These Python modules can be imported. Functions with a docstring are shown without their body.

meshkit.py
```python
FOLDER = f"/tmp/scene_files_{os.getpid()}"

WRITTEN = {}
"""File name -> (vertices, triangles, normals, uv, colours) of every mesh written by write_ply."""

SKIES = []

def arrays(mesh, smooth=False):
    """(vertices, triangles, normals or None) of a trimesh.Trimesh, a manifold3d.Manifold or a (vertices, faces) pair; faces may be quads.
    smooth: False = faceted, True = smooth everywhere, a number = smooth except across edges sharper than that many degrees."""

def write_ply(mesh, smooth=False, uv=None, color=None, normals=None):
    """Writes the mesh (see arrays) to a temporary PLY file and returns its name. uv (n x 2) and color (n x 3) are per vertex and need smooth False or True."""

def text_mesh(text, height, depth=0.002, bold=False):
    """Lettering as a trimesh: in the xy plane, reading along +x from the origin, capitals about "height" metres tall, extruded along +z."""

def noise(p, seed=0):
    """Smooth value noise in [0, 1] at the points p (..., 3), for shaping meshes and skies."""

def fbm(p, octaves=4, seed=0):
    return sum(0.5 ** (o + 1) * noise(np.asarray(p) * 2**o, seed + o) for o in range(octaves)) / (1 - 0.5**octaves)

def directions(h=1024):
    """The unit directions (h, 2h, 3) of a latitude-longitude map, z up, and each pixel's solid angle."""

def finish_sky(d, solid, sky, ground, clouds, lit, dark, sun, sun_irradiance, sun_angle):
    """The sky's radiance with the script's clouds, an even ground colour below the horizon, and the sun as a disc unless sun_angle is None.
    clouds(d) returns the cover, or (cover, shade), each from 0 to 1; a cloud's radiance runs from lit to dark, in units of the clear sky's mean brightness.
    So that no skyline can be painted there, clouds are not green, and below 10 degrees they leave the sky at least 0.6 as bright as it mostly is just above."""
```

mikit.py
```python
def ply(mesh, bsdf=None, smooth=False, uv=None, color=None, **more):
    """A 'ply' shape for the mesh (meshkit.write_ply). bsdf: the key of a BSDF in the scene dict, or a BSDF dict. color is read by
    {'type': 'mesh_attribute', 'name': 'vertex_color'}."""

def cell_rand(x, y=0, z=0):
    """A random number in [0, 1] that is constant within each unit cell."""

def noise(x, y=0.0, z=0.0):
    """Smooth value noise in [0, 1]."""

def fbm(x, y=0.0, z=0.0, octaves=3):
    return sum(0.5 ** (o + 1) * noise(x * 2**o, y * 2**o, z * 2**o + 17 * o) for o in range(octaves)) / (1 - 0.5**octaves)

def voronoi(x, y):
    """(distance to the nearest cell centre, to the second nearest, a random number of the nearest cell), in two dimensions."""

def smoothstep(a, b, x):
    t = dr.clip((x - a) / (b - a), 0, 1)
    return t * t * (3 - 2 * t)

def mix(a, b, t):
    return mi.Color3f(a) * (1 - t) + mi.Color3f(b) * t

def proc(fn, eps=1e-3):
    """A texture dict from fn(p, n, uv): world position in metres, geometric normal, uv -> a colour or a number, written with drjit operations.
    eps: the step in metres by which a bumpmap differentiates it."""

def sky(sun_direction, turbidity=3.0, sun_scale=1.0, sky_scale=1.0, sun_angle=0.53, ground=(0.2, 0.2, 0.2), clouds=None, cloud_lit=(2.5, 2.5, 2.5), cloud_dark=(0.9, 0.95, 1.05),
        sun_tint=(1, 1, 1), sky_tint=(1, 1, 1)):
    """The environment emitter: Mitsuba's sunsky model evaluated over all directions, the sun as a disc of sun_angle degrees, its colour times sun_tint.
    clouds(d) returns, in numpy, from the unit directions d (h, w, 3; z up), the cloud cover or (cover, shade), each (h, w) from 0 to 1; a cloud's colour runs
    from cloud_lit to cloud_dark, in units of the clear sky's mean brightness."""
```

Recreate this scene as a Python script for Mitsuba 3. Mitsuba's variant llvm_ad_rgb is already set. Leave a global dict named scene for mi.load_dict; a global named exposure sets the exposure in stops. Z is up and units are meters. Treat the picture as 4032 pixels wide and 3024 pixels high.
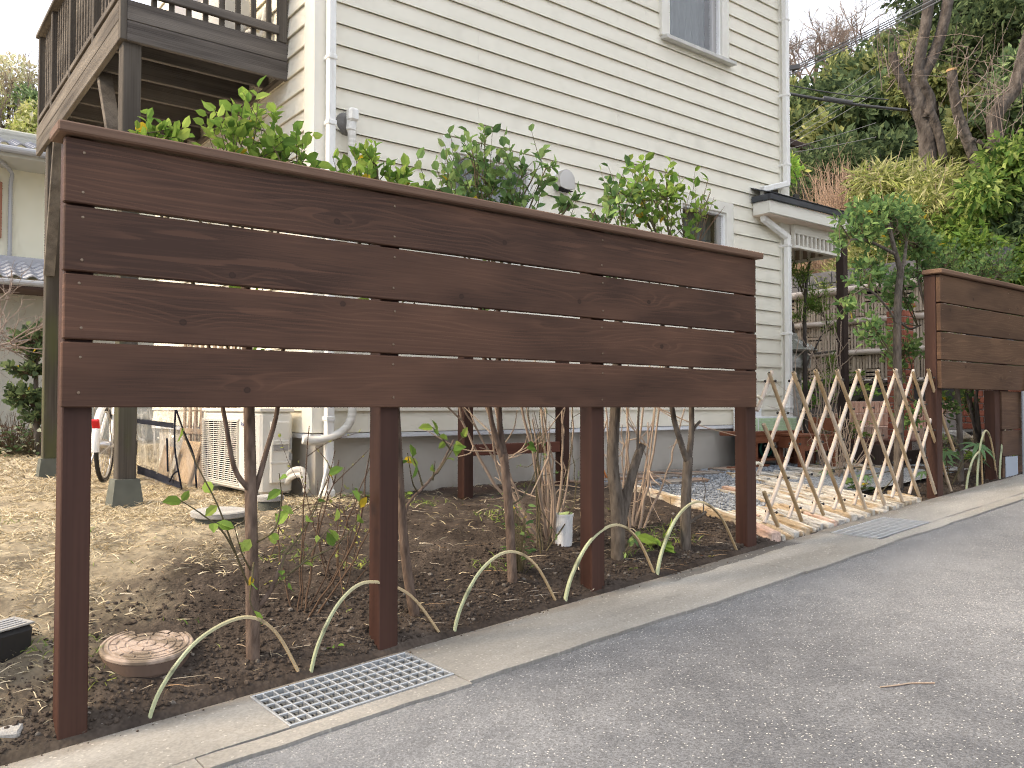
import math, random
import numpy as np, drjit as dr, mitsuba as mi, mikit
from meshkit import text_mesh, noise as nnoise, fbm as nfbm

scene, labels = {}, {}
T = mi.ScalarTransform4f
# ---------------------------------------------------------------- camera, sky, exposure
EYE = np.array([0.0, 0.0, 1.2])
YAW, PITCH = math.radians(51.87), math.atan(92 / 3280)
FWD = np.array([math.cos(YAW) * math.cos(PITCH), math.sin(YAW) * math.cos(PITCH), math.sin(PITCH)])
scene['camera'] = dict(type='perspective', fov=63.17, fov_axis='x', near_clip=0.05, far_clip=400.0,
                       to_world=T().look_at(origin=EYE.tolist(), target=(EYE + FWD).tolist(), up=[0, 0, 1]))
def overcast(d):
    n = nfbm(d * np.array([2.2, 2.2, 5.0]) + 3.1, 4, 5)
    return np.clip(0.93 + 0.25 * (n - 0.45), 0, 1), np.clip((n - 0.5) * 1.2, 0, 0.35)
scene['sky'] = mikit.sky([-0.74, 0.24, 0.66], turbidity=3, sun_scale=0.5, sun_angle=20, clouds=overcast,
                         cloud_lit=(2.4, 2.45, 2.6), cloud_dark=(1.5, 1.55, 1.65), sun_tint=(1.0, 0.97, 0.93))
exposure = 2.9

# ---------------------------------------------------------------- mesh helpers
RNG = np.random.default_rng(7)
def cat(ms):
    ms = [m for m in ms if m is not None and len(m[0])]
    vs, fs, o = [], [], 0
    for v, f in ms:
        vs.append(np.asarray(v, float)); fs.append(np.asarray(f, int) + o); o += len(v)
    return np.vstack(vs), np.vstack(fs)
from scipy.spatial import ConvexHull
def hull(pts):
    pts = np.asarray(pts, float); h = ConvexHull(pts, qhull_options='QJ'); c = pts[h.vertices].mean(0)
    f = h.simplices.copy(); a, b, d = pts[f[:, 0]], pts[f[:, 1]], pts[f[:, 2]]
    flip = np.einsum('ij,ij->i', np.cross(b - a, d - a), a - c) < 0
    f[flip] = f[flip][:, ::-1]
    return pts, f
def _bt():
    p = []
    for sx in (-1, 1):
        for sy in (-1, 1):
            for sz in (-1, 1):
                for k in range(3): p.append([sx, sy, sz, k])
    p = np.array(p, float); q = p[:, :3] * 1.0
    for i in range(24): q[i, :] *= np.where(np.arange(3) == int(p[i, 3]), 1.0, 0.8)
    return p, hull(q)[1]
_BP, _BF = _bt()
def box(x0, x1, y0, y1, z0, z1, c=0.003):
    s = np.array([x1 - x0, y1 - y0, z1 - z0]) / 2; m = np.array([x1 + x0, y1 + y0, z1 + z0]) / 2
    c = min(c, s.min() * 0.45); v = _BP[:, :3] * s
    for i in range(24): v[i] -= np.where(np.arange(3) == int(_BP[i, 3]), 0, c) * _BP[i, :3]
    return v + m, _BF
def plain_box(x0, x1, y0, y1, z0, z1):
    v = np.array([[x, y, z] for x in (x0, x1) for y in (y0, y1) for z in (z0, z1)], float)
    f = np.array([[0, 1, 3], [0, 3, 2], [4, 6, 7], [4, 7, 5], [0, 4, 5], [0, 5, 1], [2, 3, 7], [2, 7, 6], [0, 2, 6], [0, 6, 4], [1, 5, 7], [1, 7, 3]])
    return v, f
def beam(a, b, w, h, c=0.003, upv=(0, 0, 1)):
    """a square bar from a to b, w across, h along the up vector"""
    a, b = np.asarray(a, float), np.asarray(b, float); d = b - a; L = np.linalg.norm(d); d /= L
    u = np.asarray(upv, float); s = np.cross(d, u); s /= np.linalg.norm(s); u = np.cross(s, d)
    v, f = box(0, L, -w / 2, w / 2, -h / 2, h / 2, c)
    return a + v[:, :1] * d - v[:, 1:2] * s + v[:, 2:3] * u, f
def tube(pts, r, n=8, caps=True):
    P = np.asarray(pts, float); m = len(P); r = np.broadcast_to(np.asarray(r, float), (m,))
    t = np.gradient(P, axis=0); t /= np.maximum(np.linalg.norm(t, axis=1, keepdims=True), 1e-9)
    a = np.cross(t[0], [0, 0, 1.0] if abs(t[0][2]) < 0.9 else [1.0, 0, 0]); a /= np.linalg.norm(a)
    V = []; ang = np.arange(n) * 2 * np.pi / n
    for i in range(m):
        a = a - t[i] * (a @ t[i]); a /= max(np.linalg.norm(a), 1e-9); b = np.cross(t[i], a)
        V.append(P[i] + r[i] * (np.cos(ang)[:, None] * a + np.sin(ang)[:, None] * b))
    V = np.vstack(V); F = []
    k = np.arange(n); k2 = (k + 1) % n
    for i in range(m - 1):
        o, q = i * n, (i + 1) * n
        F.append(np.stack([o + k, o + k2, q + k2], 1)); F.append(np.stack([o + k, q + k2, q + k], 1))
    if caps:
        V = np.vstack([V, P[:1], P[-1:]]); e = (m - 1) * n
        F.append(np.stack([k2, k, k * 0 + m * n], 1)); F.append(np.stack([e + k, e + k2, k * 0 + m * n + 1], 1))
    return V, np.vstack(F)
def bez(pts, n=12):
    """a smooth path through the points (Catmull-Rom)"""
    P = np.asarray(pts, float)
    if len(P) == 2: return P[0] + (P[1] - P[0]) * np.linspace(0, 1, 3)[:, None]
    Q = np.vstack([2 * P[0] - P[1], P, 2 * P[-1] - P[-2]]); out = []
    m = max(2, n // (len(P) - 1))
    for i in range(len(P) - 1):
        p0, p1, p2, p3 = Q[i:i + 4]; t = np.linspace(0, 1, m, endpoint=False)[:, None]
        out.append(0.5 * (2 * p1 + (p2 - p0) * t + (2 * p0 - 5 * p1 + 4 * p2 - p3) * t ** 2 + (3 * p1 - p0 - 3 * p2 + p3) * t ** 3))
    return np.vstack(out + [P[-1:]])
def lathe(prof, c, n=24, axis=(0, 0, 1), sx=None):
    """turns (radius, height) about an axis through c"""
    ax = np.asarray(axis, float); ax /= np.linalg.norm(ax)
    a = np.cross(ax, [1, 0, 0] if abs(ax[0]) < 0.9 else [0, 1, 0]); a /= np.linalg.norm(a); b = np.cross(ax, a)
    ang = np.arange(n) * 2 * np.pi / n; V = []
    for r, h in prof: V.append(np.asarray(c) + ax * h + r * (np.cos(ang)[:, None] * a + np.sin(ang)[:, None] * b))
    V = np.vstack(V); F = []; k = np.arange(n); k2 = (k + 1) % n
    for i in range(len(prof) - 1):
        o, q = i * n, (i + 1) * n
        F.append(np.stack([o + k, o + k2, q + k2], 1)); F.append(np.stack([o + k, q + k2, q + k], 1))
    return V, np.vstack(F)
def grid(xs, ys, zf):
    X, Y = np.meshgrid(xs, ys, indexing='ij'); Z = zf(X, Y)
    nx, ny = X.shape; i = np.arange(nx * ny).reshape(nx, ny)
    a, b, c, d = i[:-1, :-1].ravel(), i[1:, :-1].ravel(), i[1:, 1:].ravel(), i[:-1, 1:].ravel()
    return np.stack([X.ravel(), Y.ravel(), Z.ravel()], 1), np.vstack([np.stack([a, b, c], 1), np.stack([a, c, d], 1)])
def prism(poly, lo, hi, plane='xz'):
    """extrudes a convex or simple polygon given in a plane along the third axis"""
    import trimesh
    from shapely.geometry import Polygon
    m = trimesh.creation.extrude_polygon(Polygon(poly), hi - lo, engine='earcut'); v = np.array(m.vertices); f = np.array(m.faces)
    u, w, t = v[:, 0], v[:, 1], v[:, 2] + lo
    if plane == 'xz': return np.stack([u, t, w], 1), f[:, ::-1]
    if plane == 'yz': return np.stack([t, u, w], 1), f
    return np.stack([u, w, t], 1), f
def xf(m, R=None, t=(0, 0, 0), s=1.0):
    v = np.asarray(m[0], float) * s
    if R is not None: v = v @ np.asarray(R).T
    return v + np.asarray(t, float), m[1]
def rot(ax, deg):
    a = math.radians(deg); x, y, z = np.asarray(ax, float) / np.linalg.norm(ax); c, s = math.cos(a), math.sin(a); C = 1 - c
    return np.array([[c + x * x * C, x * y * C - z * s, x * z * C + y * s], [y * x * C + z * s, c + y * y * C, y * z * C - x * s], [z * x * C - y * s, z * y * C + x * s, c + z * z * C]])
def unit(v): return v / np.maximum(np.linalg.norm(v, axis=-1, keepdims=True), 1e-9)
_G = (1 + 5 ** 0.5) / 2
ICO_V = unit(np.array([[-1, _G, 0], [1, _G, 0], [-1, -_G, 0], [1, -_G, 0], [0, -1, _G], [0, 1, _G], [0, -1, -_G], [0, 1, -_G], [_G, 0, -1], [_G, 0, 1], [-_G, 0, -1], [-_G, 0, 1]], float))
ICO_F = np.array([[0, 11, 5], [0, 5, 1], [0, 1, 7], [0, 7, 10], [0, 10, 11], [1, 5, 9], [5, 11, 4], [11, 10, 2], [10, 7, 6], [7, 1, 8], [3, 9, 4], [3, 4, 2], [3, 2, 6], [3, 6, 8], [3, 8, 9], [4, 9, 5], [2, 4, 11], [6, 2, 10], [8, 6, 7], [9, 8, 1]])
def lumps(pos, size, rng, flat=0.7):
    """many small irregular stones or clods in one mesh"""
    n = len(pos); v = ICO_V[None] * (1 + rng.uniform(-0.32, 0.32, (n, 12, 1)))
    ax = unit(rng.normal(size=(n, 3))); s = size[:, None, None] * np.stack([np.ones(n), rng.uniform(0.6, 1.1, n), rng.uniform(flat * 0.7, flat * 1.2, n)], 1)[:, None]
    a = rng.uniform(0, 2 * np.pi, n); v = v * s
    x = v[..., 0] * np.cos(a)[:, None] - v[..., 1] * np.sin(a)[:, None]; y = v[..., 0] * np.sin(a)[:, None] + v[..., 1] * np.cos(a)[:, None]
    v = np.stack([x, y, v[..., 2]], -1) + pos[:, None]
    return v.reshape(-1, 3), (ICO_F[None] + 12 * np.arange(n)[:, None, None]).reshape(-1, 3)
def leaf_mesh(pos, d, nrm, L, W, droop=0.15, fold=0.12):
    """leaves as one mesh: position of the stalk end, direction, face normal, length, width (arrays)"""
    n = len(pos); d = unit(d); s = unit(np.cross(d, nrm)); up = np.cross(s, d)
    L, W = np.broadcast_to(L, n)[:, None], np.broadcast_to(W, n)[:, None]
    def at(t, w, h): return pos + d * L * t + s * W * w + up * (h * W) - up * (droop * L * t * t)
    v = np.stack([at(0, 0, 0), at(.28, -.42, fold), at(.28, .42, fold), at(.5, 0, -.02), at(.66, -.42, fold), at(.66, .42, fold), at(1, 0, 0)], 1)
    f = np.array([[0, 3, 1], [0, 2, 3], [1, 3, 4], [3, 2, 5], [4, 3, 6], [3, 5, 6]])
    return v.reshape(-1, 3), (f[None] + 7 * np.arange(n)[:, None, None]).reshape(-1, 3)
def card_mesh(pos, d, nrm, L, W):
    n = len(pos); d = unit(d); s = unit(np.cross(d, nrm)); up = np.cross(s, d)
    L, W = np.broadcast_to(L, n)[:, None], np.broadcast_to(W, n)[:, None]
    v = np.stack([pos, pos + d * L * .45 - s * W * .5, pos + d * L - up * L * .15, pos + d * L * .45 + s * W * .5], 1)
    f = np.array([[0, 1, 2], [0, 2, 3]])
    return v.reshape(-1, 3), (f[None] + 4 * np.arange(n)[:, None, None]).reshape(-1, 3)

# ---------------------------------------------------------------- naming helpers
def numbered(name):
    if name not in labels and name not in scene and not any(k.startswith(name + '__') for k in scene): return name
    i = 1
    while True:
        k = f'{name}_{i:03d}'
        if k not in labels and k not in scene: return k
        i += 1
_COUNT = {}
def put(key, mesh, bsdf, smooth=False, uv=None, color=None):
    scene[key] = mikit.ply((np.asarray(mesh[0], float), np.asarray(mesh[1], int)), bsdf, smooth=smooth, uv=uv, color=color); return key
def thing(name, label, category, group=None):
    k = numbered(name); labels[k] = {'label': label, 'category': category}
    if group: labels[k]['group'] = group
    return k
def tag(name, label, category, mesh, bsdf, smooth=False, group=None, **more):
    k = thing(name, label, category, group); return put(k, mesh, bsdf, smooth, **more)
def part(parent, name, mesh, bsdf, smooth=False, label=None, kind=None, **more):
    base = f'{parent}__{name}'; i = _COUNT.get(base, 0); _COUNT[base] = i + 1
    k = base if i == 0 else f'{base}_{i:03d}'
    put(k, mesh, bsdf, smooth, **more)
    if label or kind: labels[k] = {**({'label': label} if label else {}), **({'kind': kind} if kind else {})}
    return k
def struct(name, mesh, bsdf, smooth=False, label=None, kind='structure', **more):
    labels[name] = {'kind': kind, **({'label': label} if label else {})}
    return put(name, mesh, bsdf, smooth, **more)
# ---------------------------------------------------------------- materials
noise, fbm, smoothstep, mix, proc = mikit.noise, mikit.fbm, mikit.smoothstep, mikit.mix, mikit.proc
def fract(x): return x - dr.floor(x)
def mat(name, color, rough=0.7, spec=0.35, bump=None, metallic=0.0, eps=1e-3, **more):
    c = proc(color) if callable(color) else {'type': 'rgb', 'value': list(color)}
    r = proc(rough) if callable(rough) else rough
    b = {'type': 'principled', 'base_color': c, 'roughness': r, 'specular': spec, 'metallic': metallic, **more}
    if bump: b = {'type': 'bumpmap', 'arbitrary': proc(bump[0], eps=eps), 'scale': bump[1], 'bsdf': b}
    scene[name] = {'type': 'twosided', 'bsdf': b}
def vmat(name, rough=0.7, spec=0.3):
    scene[name] = {'type': 'twosided', 'bsdf': {'type': 'principled', 'base_color': {'type': 'mesh_attribute', 'name': 'vertex_color'}, 'roughness': rough, 'specular': spec}}
def leafmat(name, rough=0.38, trans=0.75):
    scene[name] = {'type': 'principledthin', 'base_color': {'type': 'mesh_attribute', 'name': 'vertex_color'}, 'roughness': rough, 'diff_trans': trans, 'eta': 1.45}
leafmat('leaf_glossy', 0.22, 0.8); leafmat('leaf_soft', 0.55, 0.8); vmat('vertex_matte', 0.85, 0.15)

def stained_board(z0, pitch, dark, light):
    """brown stained softwood boards lying along x, each with its own figure and knots"""
    def f(p, n, uv):
        i = dr.floor((p.z - z0) / pitch); v = (p.z - z0) / pitch - i
        u = p.x * 0.55 + i * 7.31
        w = fbm(u * 1.6, v * 1.7 + i * 5.0, 0, 3)
        fx = u * 2.0; ci = dr.floor(fx); kx = (fx - ci - 0.2 - 0.6 * mikit.cell_rand(ci, i, 1)) / 2.0 / 0.55; kz = (v - 0.15 - 0.7 * mikit.cell_rand(ci, i, 2)) * pitch
        kd = dr.sqrt(dr.square(kx) + dr.square(kz * 1.15)); has = dr.select(mikit.cell_rand(ci, i, 3) > 0.3, 1.0, 0.0)
        ring = v * 9.0 + w * 7.0 + has * 1.6 * dr.exp(-dr.square(kx / 0.10) - dr.square(kz / 0.045))
        g = fract(ring); line = smoothstep(0.55, 0.93, g) * (1 - smoothstep(0.93, 1.0, g))
        sel = smoothstep(0.35, 0.7, noise(u * 1.3, v * 2 + i * 3, 4))
        fine = noise(p.x * 9, p.z * 420 + i); blot = fbm(p.x * 2.1, p.z * 7 + i * 3, 2, 3)
        c = mix(dark, light, dr.clip(0.12 + 0.16 * mikit.cell_rand(i, 5) + 0.30 * (fine - 0.4) + 0.85 * (blot - 0.42) + 0.30 * line * sel, 0, 1))
        kn = 1 - smoothstep(0.010, 0.017, kd); kr = smoothstep(0.008, 0.013, kd) * kn
        c = mix(c, mi.Color3f(dark) * 0.75, has * kn * 0.75); c = mix(c, mi.Color3f(dark) * 0.35, has * kr * 0.7)
        halo = has * dr.exp(-kd / 0.03) * 0.35
        scr = smoothstep(0.72, 0.8, noise(p.x * 3.0, p.z * 60 + i * 9, 8)) * smoothstep(0.6, 0.75, noise(p.x * 0.9, p.z * 5, 3))
        return mix(mix(c, mi.Color3f(dark) * 0.7, halo), mi.Color3f(light) * 1.35, 0.25 * scr)
    return f
def grain_bump(ax, k=60):
    def f(p, n, uv):
        a, b, c = (p.x, p.y, p.z) if ax == 0 else (p.y, p.x, p.z) if ax == 1 else (p.z, p.x, p.y)
        return noise(a * 5, b * k * 4, c * k * 4) * 0.6 + noise(a * 2, b * k, c * k) * 0.6
    return f
def grain(ax, dark, light, k=70, blot=1.0):
    def f(p, n, uv):
        a, b, c = (p.x, p.y, p.z) if ax == 0 else (p.y, p.x, p.z) if ax == 1 else (p.z, p.x, p.y)
        w = fbm(a * 1.3, b * 9, c * 9, 3)
        s = noise(a * 3, b * k * 3, c * k * 3) * 0.4 + noise(a * 1.2 + w * 3, b * k * .5, c * k * .5) * 0.3 + blot * (w - 0.5) + 0.15
        return mix(dark, light, dr.clip(s, 0, 1))
    return f
D1, L1 = (0.050, 0.025, 0.017), (0.150, 0.076, 0.048)
mat('fence_board', stained_board(1.2, 0.246, D1, L1), 0.62, 0.3, (grain_bump(0), 0.0006))
mat('fence_board_far', stained_board(1.363, 0.246, (0.062, 0.034, 0.022), (0.16, 0.092, 0.054)), 0.62, 0.3, (grain_bump(0), 0.0006))
mat('fence_post', grain(2, (0.028, 0.012, 0.009), (0.075, 0.034, 0.024), 60, 0.9), 0.55, 0.3, (grain_bump(2), 0.0005))
mat('cap_wood', grain(0, (0.095, 0.055, 0.038), (0.21, 0.130, 0.088), 60, 1.2), 0.6, 0.3, (grain_bump(0), 0.0006))
mat('deck_wood_x', grain(0, (0.050, 0.043, 0.040), (0.19, 0.17, 0.152), 60, 1.3), 0.75, 0.2, (grain_bump(0), 0.0009))
mat('deck_wood_y', grain(1, (0.060, 0.050, 0.042), (0.21, 0.185, 0.155), 60, 1.3), 0.75, 0.2, (grain_bump(1), 0.0009))
def mossy(p, n, uv):
    s = grain(2, (0.040, 0.034, 0.029), (0.13, 0.115, 0.098), 60, 1.1)(p, n, uv)
    m = smoothstep(0.42, 0.72, fbm(p.x * 9, p.y * 9, p.z * 1.6, 3)) * smoothstep(3.9, 1.6, p.z + 1.2 * noise(p.x * 20, p.y * 20, p.z * 2))
    return mix(s, (0.075, 0.082, 0.034), 0.75 * m)
mat('deck_post', mossy, 0.8, 0.2, (grain_bump(2), 0.0009))
mat('red_wood', grain(0, (0.11, 0.036, 0.018), (0.27, 0.105, 0.055), 50, 1.0), 0.5, 0.35)
mat('pale_wood', grain(2, (0.20, 0.15, 0.11), (0.40, 0.31, 0.23), 50, 1.0), 0.7, 0.2)
def siding(p, n, uv):
    c = mix((0.74, 0.705, 0.60), (0.795, 0.765, 0.665), fbm(p.x * 1.7, p.y * 1.7, p.z * 5, 3))
    st = smoothstep(0.50, 0.8, fbm(p.x * 5, p.y * 5, p.z * 3.3, 4)) * 0.35
    c = mix(c, (0.58, 0.555, 0.47), st)
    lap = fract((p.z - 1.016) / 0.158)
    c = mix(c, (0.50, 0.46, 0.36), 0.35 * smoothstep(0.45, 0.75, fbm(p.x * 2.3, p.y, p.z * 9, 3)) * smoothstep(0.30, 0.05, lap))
    m = smoothstep(0.50, 0.60, fbm(p.x * 16, p.z * 22, 3, 4)) * smoothstep(0.46, 0.62, fbm(p.x * 2.1 + 4, p.z * 3.0, 7, 3) + 0.18 * smoothstep(4.9, 5.7, p.z))
    zone = smoothstep(4.35, 4.85, p.x) * smoothstep(6.25, 5.7, p.x) * smoothstep(4.98, 5.22, p.z - 0.10 * (p.x - 5.3))
    c = mix(c, (0.30, 0.285, 0.235), 0.8 * m * zone * dr.select(p.y < 5.6, 1.0, 0.0))
    return c
def siding_bump(p, n, uv): return fbm(p.x * 18, p.y * 18, p.z * 240, 3)
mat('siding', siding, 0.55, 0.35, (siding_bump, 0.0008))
mat('trim_white', lambda p, n, uv: mix((0.70, 0.68, 0.61), (0.76, 0.75, 0.69), fbm(p.x * 8, p.y * 8, p.z * 3, 3)), 0.5, 0.35)
mat('plastic_white', (0.78, 0.79, 0.79), 0.32, 0.5)
mat('pipe_white', lambda p, n, uv: mix((0.80, 0.80, 0.78), (0.62, 0.60, 0.54), 0.5 * smoothstep(0.5, 0.8, fbm(p.x * 30, p.y * 30, p.z * 3, 3))), 0.35, 0.45)
mat('flashing', (0.70, 0.73, 0.78), 0.35, 0.5)
def foundation(p, n, uv):
    c = mix((0.38, 0.355, 0.315), (0.52, 0.495, 0.45), fbm(p.x * 3, p.z * 3, p.y * 3, 4))
    c = mix(c, (0.20, 0.175, 0.14), 0.7 * smoothstep(0.75, 0.52, p.z + 0.15 * fbm(p.x * 9, p.y * 9, 0, 3)))
    return mix(c, (0.52, 0.50, 0.46), 0.25 * noise(p.x * 160, p.z * 160, p.y * 160))
mat('foundation', foundation, 0.9, 0.15, (lambda p, n, uv: fbm(p.x * 110, p.y * 110, p.z * 110, 2), 0.002))
mat('sill_metal', lambda p, n, uv: mix((0.42, 0.42, 0.40), (0.62, 0.61, 0.57), fbm(p.x * 20, p.y * 9, p.z * 20, 3)), 0.5, 0.5)
mat('alu_frame', (0.30, 0.29, 0.28), 0.4, 0.5)
mat('dark_inside', (0.03, 0.03, 0.032), 0.9, 0.1)
mat('curtain', (0.10, 0.12, 0.125), 0.9, 0.1)
scene['glass_pane'] = {'type': 'thindielectric', 'int_ior': 1.5}
mat('steel', (0.60, 0.59, 0.58), 0.30, 0.5, metallic=0.9)
mat('galvanized', lambda p, n, uv: mix((0.50, 0.53, 0.56), (0.66, 0.69, 0.72), fbm(p.x * 50, p.y * 50, p.z * 50, 2)), 0.42, 0.5, metallic=0.75)
mat('black_rubber', (0.022, 0.022, 0.024), 0.55, 0.4)
mat('black_cloth', (0.012, 0.014, 0.024), 0.7, 0.2)
mat('tape_white', lambda p, n, uv: mix((0.62, 0.60, 0.55), (0.74, 0.72, 0.67), smoothstep(0.3, 0.7, noise(p.x * 14, p.y * 14, p.z * 60))), 0.6, 0.3)
mat('grey_putty', (0.20, 0.195, 0.19), 0.9, 0.1, (lambda p, n, uv: fbm(p.x * 60, p.y * 60, p.z * 60, 2), 0.003))
mat('ac_body', lambda p, n, uv: mix((0.68, 0.665, 0.62), (0.60, 0.585, 0.53), fbm(p.x * 5, p.y * 5, p.z * 5, 3)), 0.45, 0.4)
mat('ink_blue', (0.03, 0.06, 0.22), 0.6, 0.2)
mat('red_lens', (0.62, 0.015, 0.02), 0.25, 0.5)
mat('orange_hose', (0.55, 0.19, 0.05), 0.5, 0.4)
mat('green_hose', (0.015, 0.10, 0.075), 0.4, 0.4)
mat('cardboard', lambda p, n, uv: mix((0.34, 0.25, 0.16), (0.46, 0.35, 0.24), fbm(p.x * 4, p.y * 4, p.z * 8, 3)), 0.85, 0.1)
scene['clear_vinyl'] = {'type': 'blendbsdf', 'weight': proc(lambda p, n, uv: 0.05 + 0.30 * smoothstep(0.5, 0.85, fbm(p.x * 13 + p.y * 13, p.z * 2.0, 1, 3))),
                        'a': {'type': 'thindielectric', 'int_ior': 1.45}, 'b': {'type': 'twosided', 'bsdf': {'type': 'diffuse', 'reflectance': {'type': 'rgb', 'value': [0.75, 0.76, 0.78]}}}}

def asphalt(p, n, uv):
    big = fbm(p.x * 0.7, p.y * 0.9, 2, 4); mid = fbm(p.x * 9, p.y * 9, 5, 3)
    d1, d2, r = mikit.voronoi(p.x * 150, p.y * 150)
    e1, e2, q = mikit.voronoi(p.x * 120 + 9, p.y * 120)
    c = mix((0.130, 0.136, 0.149), (0.240, 0.248, 0.262), dr.clip(0.42 + 1.3 * (big - 0.5) + 0.7 * (mid - 0.5), 0, 1))
    c = c * (0.70 + 0.55 * r)
    c = mix(c, (0.05, 0.05, 0.052), 0.5 * smoothstep(0.12, 0.0, d2 - d1))
    chip = smoothstep(0.945, 0.955, q) * smoothstep(0.38, 0.28, e1)
    return mix(c, (0.62, 0.61, 0.58), 0.8 * chip)
def asphalt_bump(p, n, uv):
    d1, d2, r = mikit.voronoi(p.x * 120, p.y * 120)
    return (0.5 + r) * smoothstep(0.7, 0.1, d1) + noise(p.x * 300, p.y * 300) * 0.3
mat('asphalt', asphalt, 0.85, 0.25, (asphalt_bump, 0.0035), eps=2e-4)
def concrete(p, n, uv):
    c = mix((0.19, 0.182, 0.166), (0.31, 0.30, 0.278), dr.clip(0.5 + 1.5 * (fbm(p.x * 1.6, p.y * 5, 1, 4) - 0.5), 0, 1))
    c = c * (0.86 + 0.28 * noise(p.x * 130, p.y * 130))
    soil = smoothstep(3.19, 3.36, p.y + 0.13 * (fbm(p.x * 6, p.y * 14, 4, 3) - 0.5))
    c = mix(c, (0.14, 0.115, 0.09), 0.55 * soil)
    wet = smoothstep(3.60, 3.8, p.x) * smoothstep(5.05, 4.95, p.x) * smoothstep(3.235, 3.25, p.y + 0.05 * fbm(p.x * 7, p.y * 9, 3, 2) - 0.018 * (p.x - 4.2))
    c = mix(c, (0.085, 0.08, 0.075), 0.8 * wet)
    d1, d2, r = mikit.voronoi(p.x * 70, p.y * 70)
    return mix(c, (0.5, 0.48, 0.44), 0.5 * smoothstep(0.94, 0.96, r) * smoothstep(0.4, 0.3, d1))
mat('concrete', concrete, 0.88, 0.2, (lambda p, n, uv: fbm(p.x * 90, p.y * 90, p.z * 90, 3), 0.0028), eps=4e-4)
mat('concrete_lid', lambda p, n, uv: mix((0.27, 0.265, 0.255), (0.42, 0.415, 0.40), fbm(p.x * 14, p.y * 14, p.z * 14, 4)) * (0.85 + 0.3 * noise(p.x * 150, p.y * 150, p.z * 150)), 0.9, 0.15)
mat('footing', lambda p, n, uv: mix((0.075, 0.08, 0.07), (0.15, 0.158, 0.138), fbm(p.x * 10, p.y * 10, p.z * 10, 4)), 0.9, 0.15)
def lidcol(p, n, uv):
    c = mix((0.36, 0.285, 0.235), (0.47, 0.385, 0.33), fbm(p.x * 12, p.y * 12, p.z * 12, 3))
    return mix(c, (0.17, 0.135, 0.10), 0.85 * smoothstep(0.46, 0.66, fbm(p.x * 9 + 3, p.y * 9, 2, 4)))
mat('lid_tan', lidcol, 0.75, 0.25)
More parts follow.
